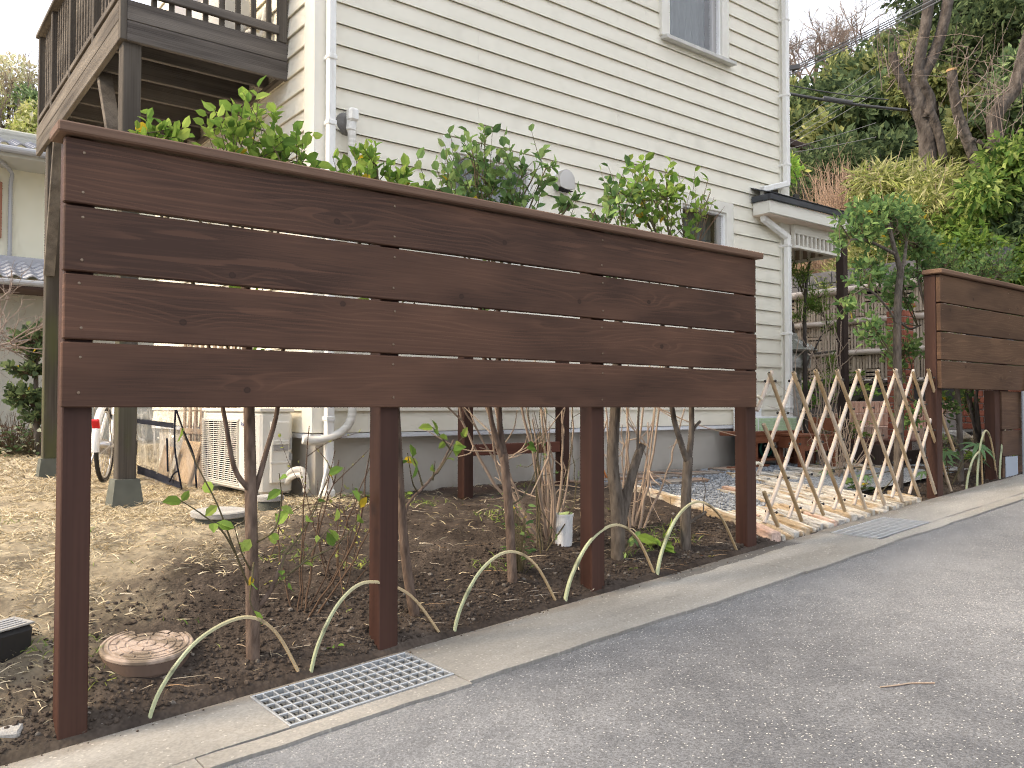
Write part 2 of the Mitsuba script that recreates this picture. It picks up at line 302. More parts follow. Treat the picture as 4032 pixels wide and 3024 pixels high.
mat('lid_side', (0.125, 0.088, 0.070), 0.7, 0.25)
def soil(p, n, uv):
    big = fbm(p.x * 1.1 + 3, p.y * 1.1, 0, 3)
    c = mix((0.028, 0.022, 0.019), (0.085, 0.069, 0.058), dr.clip(0.45 + 1.2 * (fbm(p.x * 8, p.y * 8, 1, 4) - 0.5) + 0.8 * (big - 0.5), 0, 1))
    c = c * (0.75 + 0.5 * noise(p.x * 120, p.y * 120))
    # straw-coloured dead turf, thinning out towards the dug bed along the fence and to the right
    edge = p.y + 1.1 * (fbm(p.x * 1.9, p.y * 1.9, 7, 4) - 0.5) - 0.80 * dr.maximum(p.x - 0.55, 0)
    t = smoothstep(3.40, 4.35, edge) * (0.62 + 0.38 * smoothstep(0.3, 0.55, fbm(p.x * 5, p.y * 5, 3, 3)))
    straw = mix((0.22, 0.18, 0.125), (0.54, 0.465, 0.33), fbm(p.x * 24, p.y * 24, 2, 3))
    c = mix(c, straw, 0.80 * t)
    d = smoothstep(0.22, 0.06, dr.abs(p.y - 5.42)) * smoothstep(3.3, 3.9, p.x) * smoothstep(5.6, 5.0, p.x)
    return mix(c, (0.17, 0.09, 0.06), 0.5 * d * noise(p.x * 60, p.y * 60))
mat('soil', soil, 0.95, 0.1, (lambda p, n, uv: fbm(p.x * 45, p.y * 45, p.z * 20, 3), 0.012))
mat('gravel_base', lambda p, n, uv: mix((0.13, 0.145, 0.165), (0.36, 0.39, 0.43), mikit.voronoi(p.x * 75, p.y * 75)[2]), 0.85, 0.25,
    (lambda p, n, uv: smoothstep(0.7, 0.1, mikit.voronoi(p.x * 75, p.y * 75)[0]), 0.008), eps=3e-4)
def stone_mat(name, a, b, rust, k):
    def f(p, n, uv):
        c = mix(a, b, dr.clip(0.5 + 2.2 * (fbm(p.x * 22 + k, p.y * 11, p.z * 22, 4) - 0.5), 0, 1))
        c = mix(c, rust, 0.85 * smoothstep(0.46, 0.62, fbm(p.x * 9 + 2 * k, p.y * 4, p.z * 5, 3)))
        return c * (0.72 + 0.5 * noise(p.x * 90, p.y * 60, p.z * 90))
    mat(name, f, 0.8, 0.25, (lambda p, n, uv: fbm(p.x * 60, p.y * 25, p.z * 60, 3), 0.010))
stone_mat('stone_a', (0.36, 0.335, 0.29), (0.62, 0.59, 0.53), (0.36, 0.26, 0.15), 1.0)
stone_mat('stone_b', (0.27, 0.262, 0.245), (0.50, 0.49, 0.465), (0.36, 0.30, 0.215), 4.0)
stone_mat('stone_c', (0.40, 0.27, 0.22), (0.56, 0.43, 0.36), (0.30, 0.20, 0.15), 8.0)
stone_mat('flag_dark', (0.15, 0.13, 0.115), (0.30, 0.27, 0.24), (0.26, 0.17, 0.12), 12.0)
stone_mat('lantern_stone', (0.38, 0.38, 0.36), (0.62, 0.62, 0.59), (0.22, 0.23, 0.19), 15.0)
def brickmat(name, a, b): mat(name, lambda p, n, uv: mix(a, b, fbm(p.x * 9, p.y * 9, p.z * 9, 3)) * (0.85 + 0.3 * noise(p.x * 120, p.y * 120, p.z * 120)), 0.85, 0.15)
brickmat('brick_tan', (0.60, 0.40, 0.31), (0.74, 0.54, 0.44)); brickmat('brick_red', (0.27, 0.085, 0.055), (0.44, 0.17, 0.115)); brickmat('brick_dark', (0.11, 0.055, 0.042), (0.19, 0.10, 0.075))
mat('mortar', (0.42, 0.40, 0.37), 0.95, 0.1)
def bamboo(p, n, uv):
    c = mix((0.27, 0.18, 0.09), (0.46, 0.345, 0.21), dr.clip(0.5 + 1.5 * (fbm(p.x * 7, p.y * 7, p.z * 3, 3) - 0.5), 0, 1))
    return mix(c, (0.62, 0.55, 0.47), 0.5 * smoothstep(0.45, 0.7, fbm(p.x * 3 + 5, p.y * 30, p.z * 2, 3)))
mat('bamboo_tan', bamboo, 0.42, 0.4)
def bamboo_grey(p, n, uv): return mix((0.38, 0.305, 0.24), (0.62, 0.555, 0.50), dr.clip(0.55 + 1.4 * (fbm(p.x * 5, p.y * 7, p.z * 4, 3) - 0.5), 0, 1))
mat('bamboo_pale', bamboo_grey, 0.42, 0.4)
mat('bamboo_old', lambda p, n, uv: mix((0.25, 0.19, 0.14), (0.66, 0.57, 0.46), fbm(p.x * 40, p.y * 40, p.z * 3, 3)), 0.7, 0.25)
def bark(a, b, k=20):
    return lambda p, n, uv: mix(a, b, dr.clip(0.5 + 1.6 * (fbm(p.x * k * 3, p.y * k * 3, p.z * k * .7, 4) - 0.5), 0, 1))
mat('bark_brown', bark((0.065, 0.045, 0.036), (0.19, 0.142, 0.115)), 0.85, 0.15, (lambda p, n, uv: fbm(p.x * 90, p.y * 90, p.z * 22, 3), 0.006))
mat('bark_grey', bark((0.055, 0.045, 0.038), (0.17, 0.145, 0.122)), 0.85, 0.15, (lambda p, n, uv: fbm(p.x * 90, p.y * 90, p.z * 22, 3), 0.006))
mat('bark_dark', bark((0.040, 0.033, 0.030), (0.15, 0.132, 0.12), 5), 0.9, 0.12, (lambda p, n, uv: fbm(p.x * 14, p.y * 14, p.z * 9, 3), 0.05))
mat('twig_brown', (0.11, 0.072, 0.05), 0.8, 0.15); mat('twig_pale', (0.37, 0.29, 0.23), 0.8, 0.15); mat('twig_green', (0.10, 0.085, 0.05), 0.7, 0.2); mat('twig_far', (0.26, 0.21, 0.185), 0.9, 0.1)
mat('cut_wood', (0.46, 0.30, 0.16), 0.8, 0.15)
mat('slate', lambda p, n, uv: mix((0.035, 0.038, 0.044), (0.085, 0.09, 0.10), fbm(p.x * 14, p.y * 14, p.z * 14, 3)), 0.7, 0.3)
mat('tile_grey', lambda p, n, uv: mix((0.27, 0.28, 0.315), (0.46, 0.47, 0.51), fbm(p.x * 7, p.y * 7, p.z * 7, 3)), 0.42, 0.45)
mat('stucco_cream', lambda p, n, uv: mix((0.63, 0.62, 0.50), (0.70, 0.69, 0.575), fbm(p.x * 2, p.y * 2, p.z * 2, 3)), 0.9, 0.1)
mat('stucco_grey', lambda p, n, uv: mix((0.36, 0.36, 0.32), (0.44, 0.44, 0.40), fbm(p.x * 1.3, p.y * 1.3, p.z * 1.3, 3)), 0.9, 0.1)
mat('metal_grey', (0.34, 0.35, 0.37), 0.45, 0.5)
mat('brown_frame', (0.30, 0.13, 0.08), 0.6, 0.3)
mat('dark_eave', (0.085, 0.06, 0.055), 0.7, 0.2)
mat('porch_post', grain(2, (0.030, 0.021, 0.018), (0.075, 0.054, 0.046), 60, 0.9), 0.7, 0.2)
mat('peach_ceiling', (0.70, 0.60, 0.52), 0.8, 0.15)
def hilly(p, n, uv): return mix((0.035, 0.035, 0.018), (0.11, 0.095, 0.05), fbm(p.x * 1.3, p.y * 1.3, p.z * 1.3, 4))
mat('hill_soil', hilly, 0.95, 0.1)
mat('block_wall', lambda p, n, uv: mix((0.10, 0.105, 0.12), (0.19, 0.19, 0.205), fbm(p.x * 6, p.y * 6, p.z * 6, 3)), 0.9, 0.15)
mat('tile_green', lambda p, n, uv: mix((0.43, 0.60, 0.37), (0.55, 0.70, 0.49), fbm(p.x * 30, p.y * 30, p.z * 30, 2)), 0.25, 0.5)
mat('cable', (0.06, 0.062, 0.068), 0.5, 0.4); mat('cable_pale', (0.22, 0.225, 0.24), 0.5, 0.4)
mat('plastic_bag', (0.80, 0.82, 0.84), 0.4, 0.4)
mat('cream_strap', (0.68, 0.63, 0.50), 0.5, 0.3)
mat('bucket_white', (0.72, 0.74, 0.76), 0.4, 0.4); mat('moss_ball', (0.33, 0.42, 0.19), 0.9, 0.1)
mat('zinc_plate', (0.30, 0.34, 0.40), 0.5, 0.4)
mat('screw_metal', (0.20, 0.15, 0.11), 0.4, 0.5, metallic=0.7)
mat('rail_red', grain(0, (0.075, 0.026, 0.018), (0.17, 0.066, 0.046), 60, 0.9), 0.6, 0.25)
mat('frieze_back', (0.30, 0.245, 0.20), 0.9, 0.1)
# ---------------------------------------------------------------- setting: road, gutter strip, garden ground, hillside
def road_z(x): return -0.05 + 0.067 * np.asarray(x, float)
def ground(x, y):
    x, y = np.asarray(x, float), np.asarray(y, float)
    xr = np.clip(x, -6, 11); r = road_z(xr); t = np.clip((y - 3.34) / 2.1, 0, 1); s = t * (2 - t)
    return np.where(y < 3.34, r, (r + 0.02) * (1 - s) + (0.54 + 0.012 * np.clip(x - 3, 0, 6)) * s)
def rough_ground(x, y):
    p = np.stack([x, y, x * 0], -1)
    a = 0.05 * (nfbm(p * np.array([1.6, 1.6, 1]), 3, 3) - 0.5) + 0.045 * (nfbm(p * np.array([9, 9, 1]), 3, 11) - 0.5)
    k = np.clip((np.asarray(y) - 3.30) / 0.25, 0.15, 1)
    flat = np.clip((x - 4.85) / 0.1, 0, 1) * np.clip((8.6 - x) / 0.4, 0, 1)
    return ground(x, y) + a * k * (1 - 0.9 * flat) - 0.05 * flat * np.clip((y - 3.32) / 0.08, 0, 1)
xs = np.concatenate([np.arange(-14, -0.5, 0.35), np.arange(-0.5, 6.0, 0.025), np.arange(6.0, 10.0, 0.06), np.arange(10.0, 11.61, 0.2)])
ys = np.concatenate([np.arange(3.325, 5.4, 0.025), np.arange(5.4, 8.0, 0.09), np.arange(8.0, 30, 0.5)])
struct('garden_ground', grid(xs, ys, rough_ground), 'soil', True)
def sheet(x0, x1, y0, y1, dz, th, step=0.25, wob=0.0, seed=1):
    """a slab that follows the slope of the road; its long edges waver a little"""
    X = np.linspace(x0, x1, max(2, int((x1 - x0) / step) + 1)); n = len(X)
    w0 = wob * (nfbm(np.stack([X * 3, X * 0, X * 0 + seed], -1), 3, seed) - 0.5); w1 = wob * (nfbm(np.stack([X * 3, X * 0 + 9, X * 0 + seed], -1), 3, seed + 1) - 0.5)
    z = road_z(X) + dz
    V = np.vstack([np.stack([X, y0 + w0, z], 1), np.stack([X, y1 + w1, z], 1), np.stack([X, y1 + w1, z - th], 1), np.stack([X, y0 + w0, z - th], 1)])
    F = []; k = np.arange(n - 1)
    for a, b in ((0, 1), (1, 2), (2, 3), (3, 0)):
        F.append(np.stack([a * n + k, a * n + k + 1, b * n + k + 1], 1)); F.append(np.stack([a * n + k, b * n + k + 1, b * n + k], 1))
    e = n - 1; F.append(np.array([[0, n, 2 * n], [0, 2 * n, 3 * n], [e, 2 * n + e, n + e], [e, 3 * n + e, 2 * n + e]]))
    return V, np.vstack(F)[:, ::-1]
struct('road', cat([grid(np.arange(-40, 61, 0.5), np.concatenate([np.arange(-40, -1, 2.0), np.arange(-1, 2.801, 0.2)]), lambda x, y: road_z(x) - 0.012 * np.clip((y - 2.3) / 0.5, 0, 1) ** 2)]), 'asphalt', True)
G1, G2 = (1.262, 1.972, 2.915, 3.297), (5.415, 6.135, 2.915, 3.245)
kerb = []
for x0, x1 in ((-14, 1.255), (6.145, 40)): kerb.append(sheet(x0, x1, 2.905, 3.352, 0.004, 0.16, wob=0.03, seed=3))
for x0, x1 in ((1.979, 4.36), (4.364, 5.402)): kerb.append(sheet(x0, x1, 2.785, 3.352, 0.004, 0.16, .06, wob=0.05, seed=int(x0 * 5)))
for x0, x1, s in ((-14, 0.915, 5), (0.92, 1.975, 8), (5.405, 40, 6)): kerb.append(sheet(x0, x1, 2.79, 2.899, 0.002, 0.16, 0.06, wob=0.04, seed=s))
kerb.append(sheet(1.255, 1.979, 3.300, 3.352, 0.004, 0.16)); kerb.append(sheet(5.405, 6.145, 3.252, 3.352, 0.004, 0.16))
struct('kerb_strip', cat(kerb), 'concrete', 20)
# the two drain pits and their gratings
def drain(G, label, nx, ny, group):
    x0, x1, y0, y1 = G; g = thing('drain_grate', label, 'drain grate', group)
    def z(x): return float(road_z(x))
    def seg(xa, ya, xb, yb, w, h, top): return beam((xa, ya, z(xa) + top - h / 2), (xb, yb, z(xb) + top - h / 2), w, h, 0.002)
    f = cat([seg(x0, y0, x1, y0, .012, .03, .009), seg(x0, y1, x1, y1, .012, .03, .009), seg(x0, y0 - .006, x0, y1 + .006, .012, .03, .0085), seg(x1, y0 - .006, x1, y1 + .006, .012, .03, .0085)])
    part(g, 'frame', f, 'galvanized', 20)
    for i in range(1, nx):
        x = x0 + (x1 - x0) * i / nx; part(g, 'bearing_bar', seg(x, y0 + .006, x, y1 - .006, .008, .03, .0075), 'galvanized')
    for j in range(1, ny):
        y = y0 + (y1 - y0) * j / ny; part(g, 'cross_bar', seg(x0 + .006, y, x1 - .006, y, .012, .012, .0068), 'galvanized')
    zc = z((x0 + x1) / 2)
    pit = cat([plain_box(x0 - .03, x1 + .03, y0 - .03, y1 + .03, zc - .42, zc - .40), plain_box(x0 - .03, x0 - .008, y0 - .03, y1 + .03, zc - .4, zc - .05), plain_box(x1 + .008, x1 + .03, y0 - .03, y1 + .03, zc - .4, zc - .05),
               plain_box(x0 - .03, x1 + .03, y0 - .05, y0 - .03, zc - .4, zc - .05), plain_box(x0 - .03, x1 + .03, y1 + .008, y1 + .03, zc - .4, zc - .05)])
    part(g, 'pit', pit, 'footing')
drain(G1, 'galvanized steel drain grate in the kerb strip below the dark brown fence', 16, 6, None)
drain(G2, 'galvanized steel drain grate in front of the stone path and bamboo gate', 22, 6, None)

# dug soil: clods near the fence, dead grass on the lawn, litter
def scatter(n, x0, x1, y0, y1, rng, dens=None):
    x, y = rng.uniform(x0, x1, n), rng.uniform(y0, y1, n)
    if dens is not None:
        k = rng.uniform(size=n) < dens(x, y); x, y = x[k], y[k]
    return x, y
r = np.random.default_rng(21)
def bedk(x, y):
    on_path = (x > 4.9) & (x < 6.75) & (y < 5.6)
    return np.where(on_path, 0, np.clip(1.3 - (y - 3.4) / 0.6, 0.05, 1) * np.where(x > 6.75, 0.5, 1) * (1 - .93 * np.clip((y + 1.1 * (nfbm(np.stack([x * 1.9, y * 1.9, x * 0 + 7], -1), 4, 2) - 0.5) - 0.80 * np.maximum(x - 0.55, 0) - 3.36) / .6, 0, 1)))
x, y = scatter(80000, -0.3, 8.8, 3.36, 5.2, r, bedk); sz = (0.0030 + 0.0115 * r.uniform(size=len(x)) ** 3.6) * np.clip(1.15 - (y - 3.5) * .35, .6, 1)
kk = np.hypot(x - .96, (y - 3.69) * 1.02) > .19; x, y, sz = x[kk], y[kk], sz[kk]
big = (r.uniform(size=len(x)) < 0.012); sz[big] *= 1.8
pos = np.stack([x, y, rough_ground(x, y) + sz * 0.25], 1)
v, f = lumps(pos, sz, r, 0.8); shade = (0.75 + 0.7 * r.uniform(size=(len(x), 1))) * np.array([[0.058, 0.046, 0.038]])
pale = r.uniform(size=len(x)) < 0.045; shade[pale] = shade[pale] * np.array([2.4, 2.7, 2.9])
struct('soil_clods', (v, f), 'vertex_matte', False, 'loose dark soil clods and small stones in the dug bed under the fence', 'stuff', color=np.repeat(shade, 12, 0))
x, y = scatter(900, -0.2, 5.0, 3.20, 3.36, r, lambda x, y: np.clip((y - 3.20) / 0.16, 0, 1) ** 3.0)
sz = 0.002 + 0.005 * r.uniform(size=len(x)) ** 2; pos = np.stack([x, y, road_z(x) + 0.004 + sz * 0.4], 1); v, f = lumps(pos, sz, r, 0.8)
struct('soil_crumbs', (v, f), 'vertex_matte', False, 'crumbs of soil spilled on the concrete kerb strip', 'stuff', color=np.repeat((0.7 + 0.6 * r.uniform(size=(len(x), 1))) * np.array([[0.085, 0.066, 0.052]]), 12, 0))
def lawnk(x, y):
    e = y + 1.1 * (nfbm(np.stack([x * 1.9, y * 1.9, x * 0 + 7], -1), 4, 2) - 0.5) - 0.80 * np.maximum(x - 0.55, 0)
    pt = np.clip((nfbm(np.stack([x * 4, y * 4, x * 0], -1), 3, 6) - .30) / .25, .12, 1)
    return np.clip((e - 3.36) / 0.8, 0.035, 1) * pt * np.where((x > 4.4) & (y > 3.4), 0, 1)
def blades(n, area, L, rng, dens, cols, name, label, flat, w=0.0035):
    x, y = scatter(n, *area, rng, dens); m = len(x); p = np.stack([x, y, rough_ground(x, y) - 0.004], 1); a = rng.uniform(0, 2 * np.pi, m)
    up = rng.uniform(flat[0], flat[1], m); d = unit(np.stack([np.cos(a), np.sin(a), up], 1)); ln = rng.uniform(L[0], L[1], m)
    s = unit(np.cross(d, rng.normal(size=(m, 3)))); w = w * rng.uniform(.6, 1.4, (m, 1))
    bend = np.stack([np.cos(a), np.sin(a), -0.4 * np.ones(m)], 1) * (ln * rng.uniform(.1, .5, m))[:, None]
    V = np.stack([p - s * w, p + s * w, p + d * ln[:, None] * .55 + s * w * .8, p + d * ln[:, None] * .55 - s * w * .8, p + d * ln[:, None] + bend], 1)
    V[:, 4, 2] = np.maximum(V[:, 4, 2], p[:, 2] + 0.006)
    F = np.array([[0, 1, 2], [0, 2, 3], [3, 2, 4]])[None] + 5 * np.arange(m)[:, None, None]
    c = cols[rng.integers(0, len(cols), m)] * rng.uniform(.75, 1.25, (m, 1))
    struct(name, (V.reshape(-1, 3), F.reshape(-1, 3)), 'vertex_matte', False, label, 'stuff', color=np.repeat(c, 5, 0))
straw = np.array([[.60, .52, .36], [.50, .42, .27], [.68, .60, .45], [.38, .31, .20], [.56, .49, .35]])
blades(170000, (-2.2, 4.6, 3.42, 8.6), (.02, .075), r, lambda x, y: lawnk(x, y) * np.clip(1.25 - (y - 4) / 6, .3, 1) * np.where(x < -1.5 - 0 * y, .3, 1), straw, 'dry_grass', 'short dead straw coloured lawn grass behind the fence', (.08, .9), 0.0024)
blades(22000, (-5, 5.2, 8.6, 15.5), (.04, .09), r, lambda x, y: np.ones_like(x), straw, 'dry_grass_far', 'dead straw coloured lawn under and beyond the timber deck', (.3, 1.2), 0.006)
green = np.array([[.20, .27, .06], [.28, .34, .09], [.13, .22, .05]])
def tuftk(x, y): return np.where(nnoise(np.stack([x * 4.2, y * 4.2, x * 0], -1), 4) > 0.80, 0.8, 0.004)
blades(15000, (-0.4, 4.4, 3.55, 5.6), (.02, .06), r, tuftk, green, 'green_grass', 'sparse tufts of new green grass in the soil and dead lawn', (.5, 2.0), 0.0022)
lit = np.array([[.50, .43, .32], [.30, .20, .12], [.36, .28, .20], [.60, .54, .45]])
blades(1100, (0.1, 4.7, 3.38, 5.0), (.04, .13), r, lambda x, y: np.ones_like(x), lit, 'twig_litter', 'dry stalks and snapped twigs lying on the soil', (.02, .18), 0.0016)
# gravel yard and its pebbles
def poly_in(x, y, P):
    P = np.asarray(P); ins = np.zeros(len(x), bool)
    for (xa, ya), (xb, yb) in zip(P, np.roll(P, -1, 0)):
        c = ((ya > y) != (yb > y)) & (x < (xb - xa) * (y - ya) / (yb - ya + 1e-12) + xa); ins ^= c
    return ins
struct('gravel_yard', grid(np.arange(4.95, 9.3, 0.1), np.arange(3.8, 5.6, 0.1), lambda x, y: ground(x, y) - 0.012), 'gravel_base', True)
r = np.random.default_rng(5)
x, y = scatter(9000, 5.0, 8.8, 3.84, 5.3, r); k = (x < 6.0) | (y > 4.9) | ((x < 6.6) & (y > 4.35)); x, y = x[k], y[k]
sz = r.uniform(.006, .014, len(x)); pos = np.stack([x, y, ground(x, y) - .010 + sz * .3], 1); v, f = lumps(pos, sz, r, .8)
struct('gravel', (v, f), 'vertex_matte', False, 'loose blue grey crushed stone gravel in the yard behind the gate', 'stuff', color=np.repeat(r.uniform(.5, 1.5, (len(x), 1)) * np.array([[.24, .26, .29]]), 12, 0))
# paving: long split stones laid side by side towards the house
pth = 'stone_path'; labels[pth] = {'kind': 'structure'}
def split_stone(x0, x1, y0, y1, th, rng, top=0.0):
    n = max(3, int((y1 - y0) / .09)); ys_ = np.linspace(y0, y1, n); V = []
    for i, yy in enumerate(ys_):
        e = 0.004 if 0 < i < n - 1 else 0.010
        a, b = x0 + rng.uniform(-.004, .011) + (e - .004), x1 - rng.uniform(-.004, .011) - (e - .004); z = float(ground((x0 + x1) / 2, yy)) + top + rng.uniform(-.005, .005)
        V.append([[a, yy, z - th], [a, yy, z - .003], [a + .003, yy, z + rng.uniform(-.004, .003)], [b - .003, yy, z + rng.uniform(-.004, .003)], [b, yy, z - .003], [b, yy, z - th]])
    V = np.array(V); V[0, :, 1] += rng.uniform(-.006, .004, 6); F = []
    for i in range(n - 1):
        for j in range(5):
            a, b, c, d = i * 6 + j, i * 6 + j + 1, (i + 1) * 6 + j + 1, (i + 1) * 6 + j; F += [[a, b, c], [a, c, d]]
    for o, s in ((0, 1), ((n - 1) * 6, -1)):
        for j in range(1, 5): F.append([o, o + j + 1, o + j][::s] if s == 1 else [o, o + j, o + j + 1])
    return V.reshape(-1, 3), np.array(F)
r = np.random.default_rng(12); SM = ['stone_a', 'stone_b', 'stone_a', 'stone_b', 'stone_c']
x = 4.985
while x < 6.93:
    w = r.uniform(.040, .112); y = 3.352 + r.uniform(-.02, .012)
    yend = 3.88 if x < 5.62 else 4.42 if x < 6.50 else 4.05 if x < 6.66 else 3.62
    first = True
    while y < yend - 0.05:
        L = min(r.uniform(.18, .85), yend - y)
        if yend - y - L < .12: L = yend - y
        part(pth, 'stone', split_stone(x, x + w - .007, y, y + L - .010, .075, r, r.uniform(.004, .022)), SM[r.integers(0, 5) if r.uniform() < .4 else r.integers(0, 2)]); y += L
    x += w
for i in range(24):   # the second band of stones beside the planting bed
    x0 = 6.35 + .085 * i + r.uniform(-.01, .01); y0 = 4.46 + r.uniform(-.06, .06)
    part(pth, 'stone', split_stone(x0, x0 + .076, y0, y0 + r.uniform(.3, .5), .06, r, r.uniform(.0, .02)), SM[r.integers(0, 4)])
x = 3.90   # edging stones between bed and gravel
for y0, y1 in ((3.36, 3.62), (3.63, 3.90), (3.91, 4.25), (4.26, 4.70)):
    part(pth, 'edging_stone', split_stone(4.86 + r.uniform(-.01, .01), 4.978, y0, y1, .16, r, .045), 'stone_a' if y0 > 3.4 else 'stone_c')
fl = [[(4.98, 4.82), (5.35, 4.78), (5.5, 5.0), (5.2, 5.16), (4.95, 5.08)], [(5.42, 4.76), (5.95, 4.74), (6.08, 4.95), (5.6, 5.02)], [(5.25, 5.2), (5.58, 5.06), (6.0, 5.05), (5.9, 5.3), (5.4, 5.4)], [(6.02, 5.05), (6.5, 5.0), (6.62, 5.25), (5.98, 5.34)],
      [(4.75, 5.2), (5.15, 5.2), (5.3, 5.42), (4.8, 5.46)], [(6.66, 5.12), (7.15, 5.1), (7.2, 5.38), (6.7, 5.36)], [(5.5, 5.4), (6.6, 5.36), (6.6, 5.5), (5.45, 5.52)]]
for q in fl:
    zz = float(ground(np.mean([a for a, b in q]), np.mean([b for a, b in q])))
    part(pth, 'flagstone', prism(q, zz - .06, zz + .004 + r.uniform(0, .006), 'xy'), 'flag_dark', label='flat rust and grey flagstone beside the house wall')
# slope behind the house on the right
def hill_z(x, y):
    x, y = np.asarray(x, float), np.asarray(y, float); h = 1.55 + 0.72 * np.clip(x - 12.4, 0, 6) + 0.22 * np.clip(x - 18.4, 0, 200) * np.clip((24 - y) / 14, .25, 1)
    d = np.hypot(x, y); h = h + 0.62 * np.clip(d - 31, 0, 16)
    n = nfbm(np.stack([x * .35, y * .35, x * 0], -1), 3, 8); return h + (n - .5) * np.clip((x - 12.3) * .5, 0, 1.6)
struct('hillside', grid(np.concatenate([np.arange(11.6, 24, .4), np.arange(24, 76, 2.)]), np.concatenate([np.arange(-26, -1, 2.), np.arange(-1, 16, .4), np.arange(16, 66, 2.)]), hill_z), 'hill_soil', True)
# ---------------------------------------------------------------- the two board fences
def fence(name, label, xb, posts, z0, bmat, capx, rng, ground_z, group):
    k = thing(name, label, 'fence', group); x0, x1 = xb; z = z0
    for i in range(4):
        dx = rng.uniform(-.004, .004)
        b = part(k, 'board', box(x0 + dx, x1 + dx, 3.314, 3.352, z, z + .235, .004), bmat)
        for xp in posts:
            for dz in (.045, .19):
                part(b, 'screw', lathe([(0, .0016), (.0035, .0016), (.0055, .0008), (.0055, -.004)], (xp + .048 + rng.uniform(-.006, .006), 3.3135, z + dz + rng.uniform(-.012, .012)), 8, (0, -1, 0)), 'screw_metal')
        z += .246
    for xp in posts: part(k, 'post', box(xp, xp + .098, 3.353, 3.451, float(ground_z(xp)) - .3, z0 + .978, .004), 'fence_post')
    part(k, 'cap', box(capx[0], capx[1], 3.279, 3.452, z0 + .980, z0 + 1.020, .006), 'cap_wood')
    return k
rf = np.random.default_rng(3)
gz = lambda x: ground(x, 3.4)
fence('board_fence', 'long dark brown board fence on four posts in front of the house', (.569, 4.652), (.577, 1.869, 3.192, 4.592), 1.2, 'fence_board', (.538, 4.69), rf, gz, None)
fence('board_fence', 'brown board fence panel beyond the bamboo gate, cut by the right edge', (7.245, 11.3), (7.24, 8.60, 9.9, 11.2), 1.363, 'fence_board_far', (7.205, 11.34), rf, gz, None)
# boxed stub wall under the far fence: boards, grey plate
k = thing('gate_pillar', 'brown boarded pillar with a grey plate under the far fence panel', 'pillar')
part(k, 'post', box(8.42, 8.53, 3.36, 3.46, .35, 1.362, .004), 'fence_post')
part(k, 'board', box(8.535, 9.5, 3.345, 3.383, .99, 1.355, .003), 'fence_board_far'); part(k, 'board', box(8.535, 9.5, 3.345, 3.383, .735, .978, .003), 'fence_board_far')
part(k, 'board', box(8.535, 9.5, 3.345, 3.383, .45, .728, .003), 'fence_board_far'); part(k, 'plate', box(8.58, 8.86, 3.338, 3.344, .53, .73, .001), 'zinc_plate')
tag('grey_pipe', 'thin grey metal pipe standing at the right edge beside the pillar', 'pipe', tube([(8.93, 3.31, .4), (8.93, 3.31, 1.36)], .016, 10), 'metal_grey', 30)
bag_pts = []
rb = np.random.default_rng(4)
for i, (zz, w, d) in enumerate([(1.62, .012, .01), (1.585, .03, .02), (1.55, .02, .015), (1.50, .045, .03), (1.43, .062, .045), (1.37, .066, .05), (1.32, .05, .04), (1.305, .01, .01)]):
    a = np.arange(14) * 2 * np.pi / 14; rr = 1 + .16 * np.sin(3 * a + i) + rb.uniform(-.08, .08, 14)
    bag_pts.append(np.stack([9.015 + w * rr * np.cos(a), 3.255 + d * rr * np.sin(a), zz + .01 * np.cos(2 * a + i)], 1))
V = np.vstack(bag_pts); F = []
for i in range(7):
    for j in range(14):
        a, b = i * 14 + j, i * 14 + (j + 1) % 14; F += [[a, a + 14, b + 14], [a, b + 14, b]]
tag('plastic_bag', 'knotted white plastic bag hanging on the far fence at the right edge', 'bag', (V, np.array(F)), 'plastic_bag', 50)
tag('dark_bag', 'black bag hanging below the white plastic bag', 'bag', (np.vstack(bag_pts) * np.array([1, 1, .9]) + np.array([.03, .0, -.26]), np.array(F)), 'black_cloth', 50)

# ---------------------------------------------------------------- bamboo lattice gate
k = thing('bamboo_gate', 'tan bamboo lattice gate stretched across the stone path', 'gate')
def bamboo_pole(a, b, r, rng, seg=.2):
    a, b = np.asarray(a, float), np.asarray(b, float); L = np.linalg.norm(b - a); n = max(2, int(L / seg + .5)); P, R = [a], [r]
    for i in range(n):
        t = (i + rng.uniform(.35, .65)) / n * L
        for dt, q in ((-.012, 1.0), (-.004, 1.10), (0, .97), (.004, 1.10), (.012, .985)): P.append(a + (b - a) * (t + dt) / L); R.append(r * q)
    P.append(b); R.append(r * .97); P = np.array(P)
    w = rng.normal(size=3) * .006; s = np.linalg.norm(P - a, axis=1) / L
    return tube(P + np.outer(np.sin(np.pi * s), w), np.array(R), 10, True)
rg = np.random.default_rng(9)
def ztop(x): return 1.44 + .032 * (x - 4.86)
def zbot(x): return .415 + .034 * (x - 4.8)
front, back = [], []
for i in range(-2, 9):
    xt = 4.865 + .285 * i; z1 = ztop(xt) + rg.uniform(-.012, .012); z0 = zbot(xt) + rg.uniform(-.02, .012); s = .64
    if xt < 4.8: z1 = ztop(xt) - (4.80 - xt) / s
    if i == 8: z0 = z1 - .70
    front.append((xt, z1, s)); a, b = (xt + (ztop(xt) - z1) * s, 3.372, z1), (xt + (ztop(xt) - z0) * s, 3.372, z0)
    part(k, 'pole', bamboo_pole(a, b, rg.uniform(.0122, .0152), rg), 'bamboo_tan', 40)
    if i >= 0: part(k, 'pole_hollow', lathe([(.008, .0012), (.008, -.002)], np.array(a) + np.array([-.64, 0, 1]) * .001, 8, (-.54, 0, .84)) if False else tube([np.array(a) + unit(np.array([-s, 0, 1.0])) * .0005, np.array(a) + unit(np.array([-s, 0, 1.0])) * .0015], .0085, 8), 'dark_inside')
